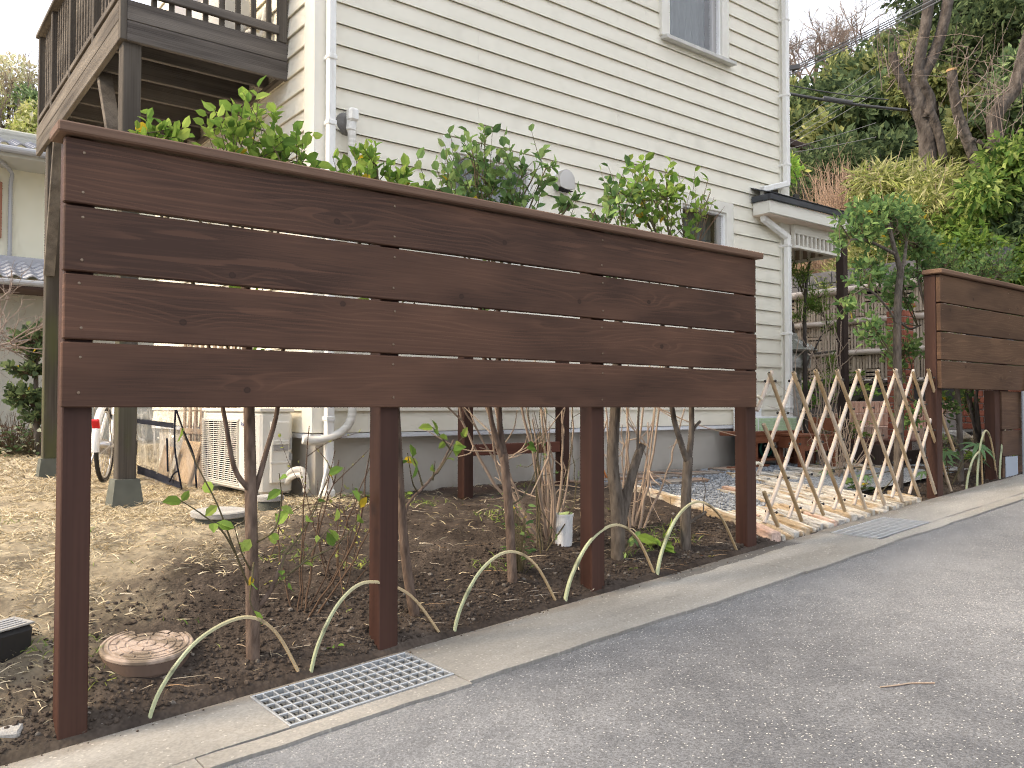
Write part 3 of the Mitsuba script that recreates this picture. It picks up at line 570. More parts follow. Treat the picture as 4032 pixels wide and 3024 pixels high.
for i in range(0, 10):
    xt = 4.945 + .285 * i; z1 = ztop(xt) + rg.uniform(-.012, .012); s = .64; z0 = zbot(xt - .65)
    if i < 2: z0 = ztop(xt) - (xt - 4.775) / s
    if xt > 7.6: z1 = ztop(xt) - (xt - 7.60) / s
    a, b = (xt - (ztop(xt) - z0) * s, 3.404, z0), (xt - (ztop(xt) - z1) * s, 3.404, z1)
    back.append((xt, z0, s)); part(k, 'pole', bamboo_pole(a, b, rg.uniform(.0122, .0152), rg), 'bamboo_pale', 40)
for xf_, z1, s in front:
    for xb_, z0, s2 in back:
        # xf + (zt-z)s = xb - (zt-z)s
        dz = (xb_ - xf_) / (2 * s); xx = xf_ + dz * s; zz = ztop(xx) - dz
        if dz > .03 and zbot(xx) + .06 < zz < z1 and zz > z0 and 4.78 < xx < 7.58:
            part(k, 'rivet', cat([tube([(xx, 3.342, zz), (xx, 3.350, zz)], [.0085, .0095], 8), tube([(xx, 3.350, zz), (xx, 3.425, zz)], .003, 6), tube([(xx, 3.425, zz), (xx, 3.434, zz)], [.0095, .0085], 8)]), 'black_rubber')
for zz in (1.262, .815):
    part(k, 'strap', cat([tube(bez([(4.70, 3.372, zz + .012), (4.74, 3.372, zz + .014), (4.775, 3.382, zz + .002), (4.825, 3.40, zz - .006)], 10), .010, 8), tube([(4.685, 3.372, zz + .013), (4.705, 3.372, zz + .013)], .016, 8)]), 'cream_strap', 40)

# ---------------------------------------------------------------- split bamboo hoops along the kerb
def hoop(x0, xa, x1, h, label, w0=.021, grp='bamboo hoops along the kerb'):
    z0, z1 = float(ground(x0, 3.36)) - .06, float(ground(x1, 3.36)) - .05
    P = bez([(x0, 3.352, z0), (x0 + (xa - x0) * .16, 3.354, z0 + (h - z0) * .42), (x0 + (xa - x0) * .52, 3.357, z0 + (h - z0) * .84), (xa, 3.36, h), (xa + (x1 - xa) * .52, 3.363, h - (h - z1) * .27), (x1, 3.366, z1)], 34)
    n = len(P); s = np.linspace(0, 1, n); w = w0 * (1 - .45 * s) / 2; th = .0045
    tg = unit(np.gradient(P, axis=0)); out = unit(np.stack([-tg[:, 2], tg[:, 0] * 0, tg[:, 0]], 1)); sd = np.cross(tg, out)
    V = np.stack([P - sd * w[:, None] + out * -th, P - sd * w[:, None] * .8 + out * th, P + out * th * 1.9, P + sd * w[:, None] * .8 + out * th, P + sd * w[:, None] - out * th], 1)
    F = []
    for i in range(n - 1):
        for j in range(5):
            a, b = i * 5 + j, i * 5 + (j + 1) % 5; F += [[a, b, b + 5], [a, b + 5, a + 5]]
    node = np.minimum(np.abs(s - .28), np.abs(s - .70)) < .015; V[node] = P[node][:, None] + (V[node] - P[node][:, None]) * 1.18
    g0, g1 = np.array([.33, .36, .22]), np.array([.42, .32, .19]); t = np.clip((s - .35) / .4, 0, 1)[:, None]
    c = (g0 * (1 - t) + g1 * t) * (.85 + .35 * nnoise(np.stack([s * 9, s * 0 + x0 * 7, s * 0], -1), 3))[:, None]
    c = np.repeat(c[:, None], 5, 1); c[:, 2] *= 1.25; c[node] *= .45
    k = thing('bamboo_hoop', label, 'hoop', grp); put(k, (V.reshape(-1, 3), np.array(F)), 'bamboo_strip', False, color=c.reshape(-1, 3))
vmat('bamboo_strip', 0.4, 0.4)
for a in ((.872, 1.25, 1.512, .345, 'green bamboo hoop arching beside the tan manhole lid'), (1.528, 1.82, 2.235, .415, 'pale green bamboo hoop arching behind the near drain grate'), (2.262, 2.62, 2.965, .465, 'bamboo hoop between the second and third posts of the long fence'),
          (2.975, 3.38, 3.735, .535, 'green bamboo hoop arching in front of the third fence post', .027), (3.70, 4.10, 4.525, .615, 'bamboo hoop just left of the fourth post of the long fence', .026),
          (7.76, 8.10, 8.14, .80, 'bamboo hoop half hidden by the big lobed leaves'), (7.98, 8.22, 8.46, .985, 'bamboo hoop right of the big lobed leaves'), (8.46, 8.70, 8.98, 1.03, 'tall bamboo hoop in front of the grey plate')): hoop(*a)

# ---------------------------------------------------------------- lids, box and slab in the bed
def tilted(c, n):
    n = unit(np.asarray(n, float)); a = unit(np.cross([0, 1, 0], n)); return np.stack([a, np.cross(n, a), n], 1)
k = thing('manhole_lid', 'round tan drain lid with a moulded ring pattern beside the first fence post', 'manhole cover')
R = tilted(0, (-.02, -.135, 1)); c0 = np.array([.962, 3.68, .218])
def disc(prof, n=40): return xf(lathe(prof, (0, 0, 0), n), R, c0)
part(k, 'lid', disc([(0, .0), (.168, .0), (.168, .004), (.176, .004), (.181, -.002), (.181, -.012), (.178, -.016)]), 'lid_tan', 30)
part(k, 'rim', disc([(.178, -.014), (.178, -.062), (.172, -.062), (.165, -.2)]), 'lid_side', 30)
def arcpiece(r0, r1, a0, a1, h=.0045):
    m = 5; a = np.linspace(a0, a1, m); V = np.vstack([np.stack([r0 * np.cos(a), r0 * np.sin(a), a * 0 + h], 1), np.stack([r1 * np.cos(a), r1 * np.sin(a), a * 0 + h], 1), np.stack([(r0 - .0015) * np.cos(a), (r0 - .0015) * np.sin(a), a * 0 - .001], 1), np.stack([(r1 + .0015) * np.cos(a), (r1 + .0015) * np.sin(a), a * 0 - .001], 1)])
    F = []
    for i in range(m - 1):
        F += [[i, m + i, m + i + 1], [i, m + i + 1, i + 1], [2 * m + i, i, i + 1], [2 * m + i, i + 1, 2 * m + i + 1], [m + i, 3 * m + i, 3 * m + i + 1], [m + i, 3 * m + i + 1, m + i + 1]]
    F += [[0, 2 * m, 3 * m], [0, 3 * m, m], [m - 1, 2 * m - 1, 4 * m - 1], [m - 1, 4 * m - 1, 3 * m - 1]]
    return xf((V, np.array(F)), R, c0)
rl = np.random.default_rng(2); pat = []
for r0, r1, n in ((.148, .160, 1), (.118, .142, 14), (.084, .112, 9), (.040, .078, 6), (.006, .034, 3)):
    n = max(n, 1); o = rl.uniform(0, 2)
    for i in range(n if n > 1 else 12):
        q = n if n > 1 else 12; a0, a1 = 2 * np.pi * i / q + o, 2 * np.pi * (i + 1) / q + o - (.0 if n == 1 else .09)
        pat.append(arcpiece(r0 + (0 if n == 1 else rl.uniform(0, .004)), r1 - (0 if n == 1 else rl.uniform(0, .005)), a0, a1))
part(k, 'ring_pattern', cat(pat), 'lid_tan')
def grey_lid(c, r, h, n, label, dark=False):
    k = thing('manhole_lid', label, 'manhole cover'); Rm = tilted(0, n)
    part(k, 'lid', xf(lathe([(0, 0), (r * .93, 0), (r * .95, -.003), (r, -.004), (r, -.028), (r * .97, -.034)], (0, 0, 0), 36), Rm, c), 'concrete_lid', 30)
    part(k, 'collar', xf(lathe([(r * .84, -.03), (r * .84, -h)], (0, 0, 0), 36), Rm, c), 'footing', 30)
grey_lid(np.array([1.715, 5.02, .585]), .165, .12, (.0, -.03, 1), 'flat round grey concrete lid in the dead lawn')
grey_lid(np.array([2.13, 5.28, .625]), .09, .12, (0, 0, 1), 'small round grey lid behind the first trunk near the air conditioner')
k = thing('meter_box', 'black and grey utility box with a ribbed lid, cut by the left edge', 'utility box')
RM = rot((0, 0, 1), 33) @ rot((1, 0, 0), 6)
part(k, 'body', xf(box(-.30, .0, -.12, .0, -.14, .0, .02), RM, (.515, 3.935, .345)), 'black_rubber', 30)
part(k, 'lid', xf(box(-.296, -.004, -.115, -.004, .0005, .008, .004), RM, (.515, 3.935, .345)), 'concrete_lid', 30)
for i in range(4): part(k, 'lid_rib', xf(box(-.27, -.03, -.10 + .022 * i, -.09 + .022 * i, .0085, .011, .001), RM, (.515, 3.935, .345)), 'metal_grey')
tag('concrete_slab', 'pale concrete slab lying in the soil at the lower left edge', 'slab', xf(box(-.5, 0, 0, .32, -.05, 0, .008), rot((0, 0, 1), -24) @ rot((1, 0, 0), 7), (.465, 3.405, .058)), 'concrete_lid')
tag('paving_brick', 'pale worn brick half buried in soil behind the first fence post', 'brick', xf(box(-.06, .06, -.045, .045, -.03, .012, .006), rot((0, 0, 1), 24) @ rot((1, 0, 0), 9), (.735, 3.53, .075)), 'stone_c')
tag('road_twig', 'thin pale dry stalk lying on the asphalt', 'twig', tube(bez([(3.02, 1.62, float(road_z(3.02)) + .004), (3.08, 1.58, float(road_z(3.08)) + .006), (3.13, 1.56, float(road_z(3.13)) + .004), (3.19, 1.50, float(road_z(3.19)) + .004)], 10), .003, 5), 'twig_pale', True)
# ---------------------------------------------------------------- the house
H = thing('house', 'two storey house with cream lap siding behind the board fence', 'house')
Z0, EXP, YW, XL, XR, ZT = 1.016, 0.158, 5.55, 2.556, 8.36, 6.55
def plank_front(x0, x1, z0, z1, zr):
    f = lambda z: YW - .027 + .021 * (z - zr) / EXP
    poly = [(f(z0), z0), (YW + .010, z0 + .010), (YW + .008, z1), (f(z1), z1)]
    V = np.array([[x, y, z] for x in (x0, x1) for y, z in poly]); F = []
    for j in range(4): a, b = j, (j + 1) % 4; F += [[a, a + 4, b + 4], [a, b + 4, b]]
    return V, np.array(F + [[0, 1, 2], [0, 2, 3], [4, 6, 5], [4, 7, 6]])
def plank_side(y0, y1, z0, z1, zr):
    V, F = plank_front(0, 1, z0, z1, zr); q = V.copy(); d = V[:, 1] - YW
    return np.stack([XL + d, np.where(V[:, 0] < .5, y1, y0), V[:, 2]], 1), F
WINS = {'A': (6.205, 7.273, 4.80, 6.2, .12), 'B': (6.385, 7.323, 2.40, 3.372, .115), 'C': (3.614, 4.655, 2.35, 3.362, .115)}
k = 0
while Z0 + EXP * k < ZT:
    z = Z0 + EXP * k; zt = z + EXP; cuts = []
    for nm, (a, b, lo, hi, c) in WINS.items():
        o0, o1 = lo + (.12 if nm == 'A' else .06), hi - .06
        if z < o1 and zt > o0: cuts.append((a + .06, b - .06, o0, o1))
    cuts.sort(); segs = []; x = 2.642
    for a, b, o0, o1 in cuts:
        segs.append((x, a)); x = b
        if z < o0 - .005: part(H, 'siding_plank', plank_front(a, b, z, o0, z), 'siding')
        if zt > o1 + .005: part(H, 'siding_plank', plank_front(a, b, o1, zt, z), 'siding')
    segs.append((x, 8.225))
    for a, b in segs:
        js = [j for j in ((3.99, 6.02) if k % 3 else (5.62,)) if a + .15 < j < b - .15]; e = [a] + js + [b]
        for p, q in zip(e[:-1], e[1:]): part(H, 'siding_plank', plank_front(p + (.0008 if p in js else 0), q - (.0008 if q in js else 0), z, zt, z), 'siding')
    part(H, 'side_plank', plank_side(5.685, 9.6, z, zt, z), 'siding')
    k += 1
part(H, 'corner_trim', cat([box(XL - .028, XL + .088, YW - .034, YW + .004, Z0, ZT, .003), box(XL - .0282, XL - .001, YW - .0, YW + .137, Z0, ZT, .003)]), 'trim_white', 20)
part(H, 'corner_trim', cat([box(8.222, XR + .03, YW - .034, YW + .004, Z0, ZT, .003), box(XR, XR + .03, YW + .002, 9.6, Z0, ZT, .003)]), 'trim_white', 20)
part(H, 'foundation', cat([plain_box(XL + .03, XR - .02, YW + .03, 9.5, .1, Z0 - .032)]), 'foundation')
part(H, 'base_flashing', cat([box(XL + .0, XR, YW - .026, YW + .03, Z0 - .040, Z0 - .006, .002), box(XL - .026, XL + .03, YW + .0, 9.6, Z0 - .0405, Z0 - .0065, .002)]), 'flashing', 20)
part(H, 'roof', cat([plain_box(2.15, 8.8, 5.1, 9.9, ZT + .05, ZT + .22)]), 'slate')
part(H, 'back_wall', cat([plain_box(XL + .05, XR - .03, 9.48, 9.5, .9, ZT), plain_box(XL + .03, XR - .03, YW + .02, 9.49, ZT - .05, ZT)]), 'trim_white')
def window(key, label, curtain):
    a, b, lo, hi, c = WINS[key]; w = part(H, 'window', cat([box(a, a + c, YW - .056, YW + .01, lo + (.10 if key == 'A' else 0), hi, .004), box(b - c, b, YW - .056, YW + .01, lo + (.10 if key == 'A' else 0), hi, .004), box(a + c - .002, b - c + .002, YW - .0555, YW + .01, hi - c, hi, .004)]
        + ([] if key == 'A' else [box(a + c - .002, b - c + .002, YW - .0555, YW + .01, lo, lo + c, .004)])), 'trim_white', 20, label=label)
    x0, x1, z0, z1 = a + c, b - c, lo + (.105 if key == 'A' else c), hi - c; t = .022
    part(w, 'sash', cat([box(x0, x0 + t, YW - .03, YW + .04, z0, z1, .003), box(x1 - t, x1, YW - .03, YW + .04, z0, z1, .003), box(x0 + t, x1 - t, YW - .0295, YW + .04, z1 - t, z1, .003), box(x0 + t, x1 - t, YW - .0295, YW + .04, z0, z0 + t, .003)]), 'plastic_white', 20)
    part(w, 'stile', cat([box(x1 - t - .075, x1 - t - .001, YW + .006, YW + .038, z0 + t, z1 - t, .003)]), 'alu_frame', 20)
    part(w, 'pane', (np.array([[x0 + t, YW + .004, z0 + t], [x1 - t, YW + .004, z0 + t], [x1 - t, YW + .004, z1 - t], [x0 + t, YW + .004, z1 - t]]), np.array([[0, 1, 2], [0, 2, 3]])), 'glass_pane')
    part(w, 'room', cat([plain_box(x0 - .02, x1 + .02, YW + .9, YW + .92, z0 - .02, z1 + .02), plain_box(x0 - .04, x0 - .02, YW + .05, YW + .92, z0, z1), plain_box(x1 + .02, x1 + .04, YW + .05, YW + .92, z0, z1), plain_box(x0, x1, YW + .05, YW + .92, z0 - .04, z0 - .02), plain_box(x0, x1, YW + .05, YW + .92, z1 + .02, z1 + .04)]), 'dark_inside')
    if True:
        n = 60; xs_ = np.linspace(x0 + .12, x1 - .02, n); V = np.array([[x, YW + .16 + .018 * math.sin(x * 60), z] for z in (z0, z1) for x in xs_]); i = np.arange(n - 1)
        part(w, 'curtain', (V, np.vstack([np.stack([i, i + 1, i + n + 1], 1), np.stack([i, i + n + 1, i + n], 1)])), 'curtain', True)
    return w
wa = window('A', 'upstairs window with a stained grey sill', True); window('B', 'lower right window behind the shrub', False); window('C', 'lower left window behind the shrub', False)
V, F = box(6.222, 7.335, YW - .105, YW + .01, 4.868, 4.908, .004); V[:, 2] += (V[:, 1] - YW) * .10; part(wa, 'sill', (V, F), 'sill_metal', 20, label='stained grey window sill')
# vent hood
hp = lathe([(.0, .085), (.086, .085), (.09, .08), (.09, .0)], (4.90, YW - .02, 3.215), 28, (0, -1, 0)); V = hp[0]; V[:, 2] = np.where(V[:, 2] < 3.215, np.maximum(3.125, 3.215 - (3.215 - V[:, 2]) * 1.0), V[:, 2])
lowr = V[:, 2] < 3.215; V[lowr, 0] = 4.90 + np.sign(V[lowr, 0] - 4.90) * np.minimum(.09, np.abs(V[lowr, 0] - 4.90) * 1.6)
vh = part(H, 'vent_hood', (V, hp[1]), 'steel', 40); part(vh, 'flange', lathe([(.0, .012), (.10, .012), (.104, .0)], (4.90, YW - .02, 3.215), 28, (0, -1, 0)), 'plastic_white', 40)
part(vh, 'mouth', plain_box(4.825, 4.975, YW - .098, YW - .03, 3.120, 3.123), 'dark_inside')
# wrapped duct from its wall sleeve down to the air conditioner
du = part(H, 'duct', tube(bez([(2.79, 5.46, 3.24), (2.80, 5.455, 3.1), (2.80, 5.46, 2.2), (2.80, 5.46, 1.4), (2.81, 5.45, 1.18), (2.775, 5.45, 1.07), (2.68, 5.45, 1.0), (2.54, 5.46, .965), (2.44, 5.47, .975)], 60), .031, 12), 'tape_white', True, label='taped white duct')
part(du, 'elbow', cat([box(2.755, 2.835, 5.40, 5.475, 3.275, 3.375, .02), tube([(2.795, 5.45, 3.30), (2.79, 5.455, 3.22)], .036, 12)]), 'pipe_white', 30)
part(du, 'sleeve_putty', lathe([(0, .05), (.045, .048), (.075, .02), (.085, 0)], (2.79, YW - .015, 3.285), 18, (0, -1, 0)), 'grey_putty', 40)
# downpipes
dp = part(H, 'downpipe', cat([box(2.607, 2.664, 5.438, 5.495, .58, ZT, .006), box(2.597, 2.674, 5.430, 5.503, .55, .62, .01)]), 'pipe_white', 20)
for z in (3.72, 3.245, 1.12, 5.6): part(dp, 'bracket', cat([box(2.601, 2.670, 5.432, 5.53, z - .016, z + .016, .004), box(2.5985, 2.6725, 5.4295, 5.440, z - .019, z - .0175, .0005)]), 'pipe_white', 20)
def sqpipe(pts, w):
    return cat([beam(a, b, w, w, .008, (0, 1, 0)) for a, b in zip(pts[:-1], pts[1:])] + [xf(box(-w / 2, w / 2, -w / 2, w / 2, -w / 2, w / 2, .012), None, p) for p in pts[1:-1]])
yp = 5.455
dq = part(H, 'downpipe', sqpipe([(8.245, yp, ZT), (8.245, yp, 3.735), (7.80, yp - .005, 3.60), (7.80, yp - .005, 3.27), (8.25, yp, 3.125), (8.25, yp, .62)], .064), 'pipe_white', 20)
for z in (5.62, 4.75, 3.95, 3.03, 2.03, 1.2): part(dq, 'bracket', box(8.207, 8.285, yp - .04, YW, z - .014, z + .014, .004), 'pipe_white', 20)
part(H, 'conduit', box(5.135, 5.165, YW - .05, YW - .03, .56, 1.05, .003), 'flashing')
for i in range(5): part(H, 'orange_pipe', tube(bez([(5.215 + .018 * i, YW - .045, 1.5), (5.215 + .018 * i, YW - .05, .95), (5.22 + .022 * i, YW - .06, .75), (5.24 + .035 * i, YW - .12, .52)], 14), .0085, 8), 'orange_hose', True)

# ---------------------------------------------------------------- entrance porch
P = thing('entrance_porch', 'porch roof with dark shingles and cream fascia on a dark brown post', 'porch')
part(P, 'fascia', box(7.70, 9.42, 5.30, 5.325, 3.305, 3.44, .003), 'trim_white'); part(P, 'soffit', box(7.71, 9.41, 5.325, 7.3, 3.30, 3.318, .002), 'peach_ceiling')
part(P, 'fascia', box(9.395, 9.42, 5.326, 7.3, 3.305, 3.44, .003), 'trim_white'); part(P, 'fascia', box(7.70, 7.725, 5.326, YW - .03, 3.305, 3.44, .003), 'trim_white')
part(P, 'drip_edge', cat([box(7.67, 9.46, 5.268, 5.30, 3.442, 3.505, .004), box(9.42, 9.46, 5.301, 7.3, 3.4425, 3.5055, .004), box(7.67, 7.70, 5.301, YW - .03, 3.4425, 3.5055, .004)]), 'slate')
for i in range(9):
    y0 = 5.262 + .195 * i; xo = 7.664 + (.0 if i < 2 else .70); n = int((9.45 - xo) / .23); zb = 3.508 + (y0 - 5.26) * .36
    for j in range(n):
        x0 = xo + .01 + (9.45 - xo) * j / n; V, F = box(x0, x0 + (9.45 - xo) / n - .004, 0, .235, 0, .009, .001); V = V @ rot((1, 0, 0), 18.4).T + np.array([0, y0, zb]); part(P, 'shingle', (V, F), 'slate')
for x0, y0 in ((8.05, 5.50), (8.47, 5.50)): part(P, 'snow_guard', box(x0, x0 + .10, y0, y0 + .03, 3.58, 3.665, .004), 'black_rubber')
def frieze(a, b, n, along):
    L = b - a; out = []
    g = (lambda u0, u1, z0, z1, d0, d1: box(u0, u1, 5.46 + d0, 5.46 + d1, z0, z1, .002)) if along == 'x' else (lambda u0, u1, z0, z1, d0, d1: box(9.325 + d0, 9.325 + d1, u0, u1, z0, z1, .002))
    nm = 'frieze' if along == 'x' else 'frieze'
    f = part(P, nm, cat([g(a, b, 3.030, 3.062, 0, .055), g(a, b, 3.195, 3.30, 0, .055)]), 'trim_white', 20)
    part(f, 'back_panel', g(a, b, 3.063, 3.194, .034, .040), 'frieze_back')
    for i in range(n + 1): part(f, 'slat', g(a + (L - .028) * i / n, a + (L - .028) * i / n + .028, 3.0625, 3.1945, .002, .050), 'trim_white')
frieze(8.40, 9.375, 11, 'x'); frieze(5.53, 7.2, 15, 'y')
part(P, 'post', box(9.375, 9.475, 5.43, 5.53, .45, 3.30, .005), 'porch_post')
part(P, 'post', box(9.375, 9.475, 7.15, 7.25, .45, 3.30, .005), 'porch_post')

# ---------------------------------------------------------------- timber deck on posts
D = thing('timber_deck', 'raised weathered timber deck with a baluster railing on tall posts', 'deck')
for z in (3.692, 3.834): part(D, 'fascia_board', box(1.39, 2.535, 6.0, 6.038, z, z + .138, .004), 'deck_wood_x'); part(D, 'fascia_board', box(1.345, 1.383, 6.04, 9.36, z, z + .138, .004), 'deck_wood_y')
part(D, 'corner_post', box(1.346, 1.389, 5.997, 6.039, 3.692, 4.87, .004), 'deck_post')
for y in np.arange(6.06, 9.35, .0975):
    part(D, 'floor_board', box(1.385, 2.535, y, y + .0925 if int(round((y - 6.06) / .0975)) % 4 else y + .086, 3.845, 3.875, .002), 'deck_wood_x') if False else None
for i in range(10): part(D, 'floor_board', box(1.39 + .1142 * i, 1.39 + .1142 * i + .1035, 6.042, 9.34, 3.905, 3.935, .002), 'deck_wood_y')
for y in (6.36, 6.78, 7.20, 7.62, 8.04, 8.46, 8.9, 9.3): part(D, 'joist', box(1.386, 2.53, y, y + .038, 3.74, 3.9, .003), 'deck_wood_x')
part(D, 'ledger', box(2.492, 2.530, 6.04, 9.34, 3.70, 3.738, .003), 'deck_wood_y')
for y, yf in ((6.04, 6.04), (8.9, 8.9)):
    p = part(D, 'post', box(1.376, 1.496, y, y + .12, .70, 3.735, .006), 'deck_post', label='mossy deck post on a concrete footing')
    V = np.array([[1.436 + sx * w, y + .06 + sy * w, z] for z, w in ((.50, .105), (.715, .078)) for sx, sy in ((-1, -1), (1, -1), (1, 1), (-1, 1))])
    part(p, 'footing', hull(V), 'footing')
part(D, 'brace', beam((1.432, 6.17, 2.62), (1.432, 6.86, 3.73), .05, .10, .003, (1, 0, 0)), 'deck_wood_y'); part(D, 'brace', beam((1.40, 8.89, 2.45), (1.40, 8.45, 3.72), .05, .09, .003, (1, 0, 0)), 'deck_wood_y')
part(D, 'top_rail', cat([box(1.325, 1.425, 5.99, 9.36, 4.865, 4.90, .005)]), 'deck_wood_y'); part(D, 'top_rail', box(1.426, 2.535, 5.99, 6.05, 4.865, 4.90, .005), 'deck_wood_x')
part(D, 'bottom_rail', box(1.35, 1.388, 6.04, 9.36, 4.02, 4.065, .004), 'deck_wood_y'); part(D, 'bottom_rail', box(1.392, 2.52, 6.002, 6.036, 4.035, 4.10, .004), 'deck_wood_x')
for y in (6.85, 7.75, 8.6, 9.28): part(D, 'rail_post', box(1.35, 1.42, y, y + .07, 3.94, 4.866, .004), 'deck_post')
for y in np.arange(6.12, 9.27, .105):
    if min(abs(y + .015 - q - .035) for q in (6.85, 7.75, 8.6, 9.28)) > .06: part(D, 'baluster', box(1.390, 1.420, y, y + .03, 4.0, 4.864, .002), 'deck_wood_y')
for x in np.arange(1.56, 2.46, .118): part(D, 'baluster', box(x, x + .034, 6.04, 6.07, 3.975, 4.864, .002), 'deck_post')
part(D, 'rail_post', box(2.465, 2.53, 5.995, 6.06, 3.975, 4.866, .004), 'deck_post')
# a second outdoor unit and door frame standing on the deck
k = thing('deck_air_conditioner', 'pale air conditioner unit behind the railing on the deck', 'air conditioner')
part(k, 'body', box(2.16, 2.42, 6.45, 7.2, 3.96, 4.55, .02), 'ac_body', 30)
for z in (4.12, 4.19): part(k, 'hose', tube(bez([(2.36, 6.449, z), (2.37, 6.36, z + .03), (2.45, 6.33, z + .01), (2.50, 6.34, z + .2)], 16), .022, 8), 'tape_white', True)
g_ = thing('deck_door', 'white framed glass door opening onto the deck', 'door'); part(g_, 'frame', cat([box(2.50, 2.54, 7.35, 7.41, 3.95, 5.95, .004), box(2.50, 2.54, 9.0, 9.06, 3.95, 5.95, .004), box(2.501, 2.54, 7.411, 8.999, 5.88, 5.95, .004), box(2.49, 2.535, 8.18, 8.24, 3.95, 5.88, .004)]), 'plastic_white')
part(g_, 'pane', plain_box(2.528, 2.532, 7.41, 9.0, 3.95, 5.88), 'alu_frame')

# ---------------------------------------------------------------- air conditioner by the corner
A = thing('air_conditioner', 'white outdoor air conditioner unit against the house by the lower left corner', 'air conditioner')
part(A, 'body', box(2.235, 2.475, 5.72, 6.97, .585, 1.165, .018), 'ac_body', 30)
part(A, 'top_cover', box(2.225, 2.485, 5.71, 6.98, 1.166, 1.195, .010), 'ac_body', 30)
part(A, 'side_cover', cat([box(2.30, 2.44, 5.690, 5.721, .66, 1.10, .01), box(2.295, 2.445, 5.684, 5.691, .80, .815, .003)]), 'ac_body', 30)
part(A, 'handle', cat([box(2.31, 2.43, 5.678, 5.6895, .935, .965, .006)]), 'ac_body', 30); part(A, 'recess', box(2.315, 2.425, 5.683, 5.6895, .892, .932, .003), 'alu_frame')
gr = part(A, 'grille', cat([box(2.224, 2.234, 6.13, 6.95, .62, .632, .002), box(2.224, 2.234, 6.13, 6.95, 1.10, 1.115, .002)]), 'ac_body')
part(gr, 'fan_opening', box(2.229, 2.2345, 6.19, 6.93, .634, 1.098, .001), 'dark_inside')
for i in range(30): part(gr, 'wire', box(2.217, 2.223, 6.14, 6.945, .636 + .0157 * i, .643 + .0157 * i, .001), 'ac_body')
for y in np.linspace(6.15, 6.93, 7): part(gr, 'stay', box(2.2235, 2.2285, y, y + .008, .62, 1.115, .001), 'ac_body')
tm = text_mesh('Panasonic', .032, .0012); tv = np.array(tm.vertices); part(A, 'lettering', (np.stack([2.2345 - tv[:, 2], 6.10 - tv[:, 0], 1.06 + tv[:, 1]], 1), np.array(tm.faces)), 'ink_blue')
lb = [box(2.452, 2.470, 5.7185, 5.7198, .90, .98, .0004), box(2.449, 2.472, 5.7185, 5.7198, .82, .87, .0004)]
part(A, 'label', cat(lb), 'metal_grey')
for z in (.70, .66): part(A, 'pipe', tube(bez([(2.42, 5.70, z), (2.43, 5.62, z + .05), (2.47, 5.55, z + .06), (2.50, 5.54, z - .02), (2.50, 5.55, .60)], 18), .021, 10), 'tape_white', True)
for y in (5.80, 6.62): part(A, 'foot', box(2.20, 2.50, y, y + .09, .50, .584, .006), 'footing')
tag('drain_hose', 'thin white drain hose running down to the soil by the house corner', 'hose', tube(bez([(2.66, 5.46, 1.30), (2.655, 5.45, 1.05), (2.63, 5.45, .85), (2.57, 5.42, .66), (2.53, 5.40, .545)], 24), .012, 8), 'pipe_white', True)

# ---------------------------------------------------------------- bicycle
B = thing('bicycle', 'white city bicycle with a red rear reflector parked under the deck', 'bicycle')
hd = math.radians(66); RB = rot((0, 0, 1), math.degrees(hd)); OB = np.array([1.70, 7.93, .54])   # local x forward
def bl(m): return xf(m, RB, OB)
def wheel(x, name):
    w = part(B, name, bl(tube([(x + .315 * math.cos(a), 0, .335 + .315 * math.sin(a)) for a in np.linspace(0, 2 * np.pi, 37)], .019, 8, False)), 'black_rubber', True)
    part(w, 'rim', bl(tube([(x + .288 * math.cos(a), 0, .335 + .288 * math.sin(a)) for a in np.linspace(0, 2 * np.pi, 37)], .011, 6, False)), 'steel', True)
    part(w, 'hub', bl(tube([(x, -.05, .335), (x, .05, .335)], .03, 12)), 'steel', 30)
    sp = []
    for i in range(28):
        a = i * 2 * np.pi / 28; s = .035 if i % 2 else -.035; b = a + (.5 if i % 4 < 2 else -.5)
        sp.append(tube([(x + .028 * math.cos(b), s, .335 + .028 * math.sin(b)), (x + .288 * math.cos(a), 0, .335 + .288 * math.sin(a))], .0016, 4, False))
    part(w, 'spokes', bl(cat(sp)), 'steel')
wheel(0, 'wheel'); wheel(1.10, 'wheel')
def guard(x, a0, a1):
    a = np.radians(np.linspace(a0, a1, 30)); V = []; sec = [(-.032, -.012), (-.022, .006), (0, .012), (.022, .006), (.032, -.012)]
    for t in a: V += [[x + (.352 + h) * math.cos(t), y, .335 + (.352 + h) * math.sin(t)] for y, h in sec]
    i = np.arange(29)[:, None] * 5; j = np.arange(4)[None]; q = (i + j).ravel(); return np.array(V), np.vstack([np.stack([q, q + 1, q + 6], 1), np.stack([q, q + 6, q + 5], 1)])
gd = part(B, 'mudguard', bl(guard(0, 60, 188)), 'plastic_white', True); part(gd, 'reflector', bl(xf(box(-.012, .018, -.03, .03, -.042, .042, .008), rot((0, 1, 0), -30), (-.335, 0, .52))), 'red_lens', 30)
part(gd, 'stay', bl(cat([tube([(0, s, .335), (-.345, s * .7, .27)], .003, 5) for s in (-.055, .055)])), 'steel')
part(B, 'mudguard', bl(guard(1.10, 20, 170)), 'plastic_white', True)
part(B, 'frame', bl(cat([tube(p, .016, 8) for p in ([(0, .05, .335), (.42, .04, .28)], [(0, -.05, .335), (.42, -.04, .28)], [(0, .05, .335), (.30, .02, .72)], [(0, -.05, .335), (.30, -.02, .72)], [(.42, 0, .28), (.26, 0, .86)], [(.42, 0, .30), (.88, 0, .68)], [(.34, 0, .55), (.86, 0, .74)], [(.84, 0, .92), (.90, 0, .66)], [(.90, .05, .66), (1.10, .055, .335)], [(.90, -.05, .66), (1.10, -.055, .335)])])), 'plastic_white', 40)
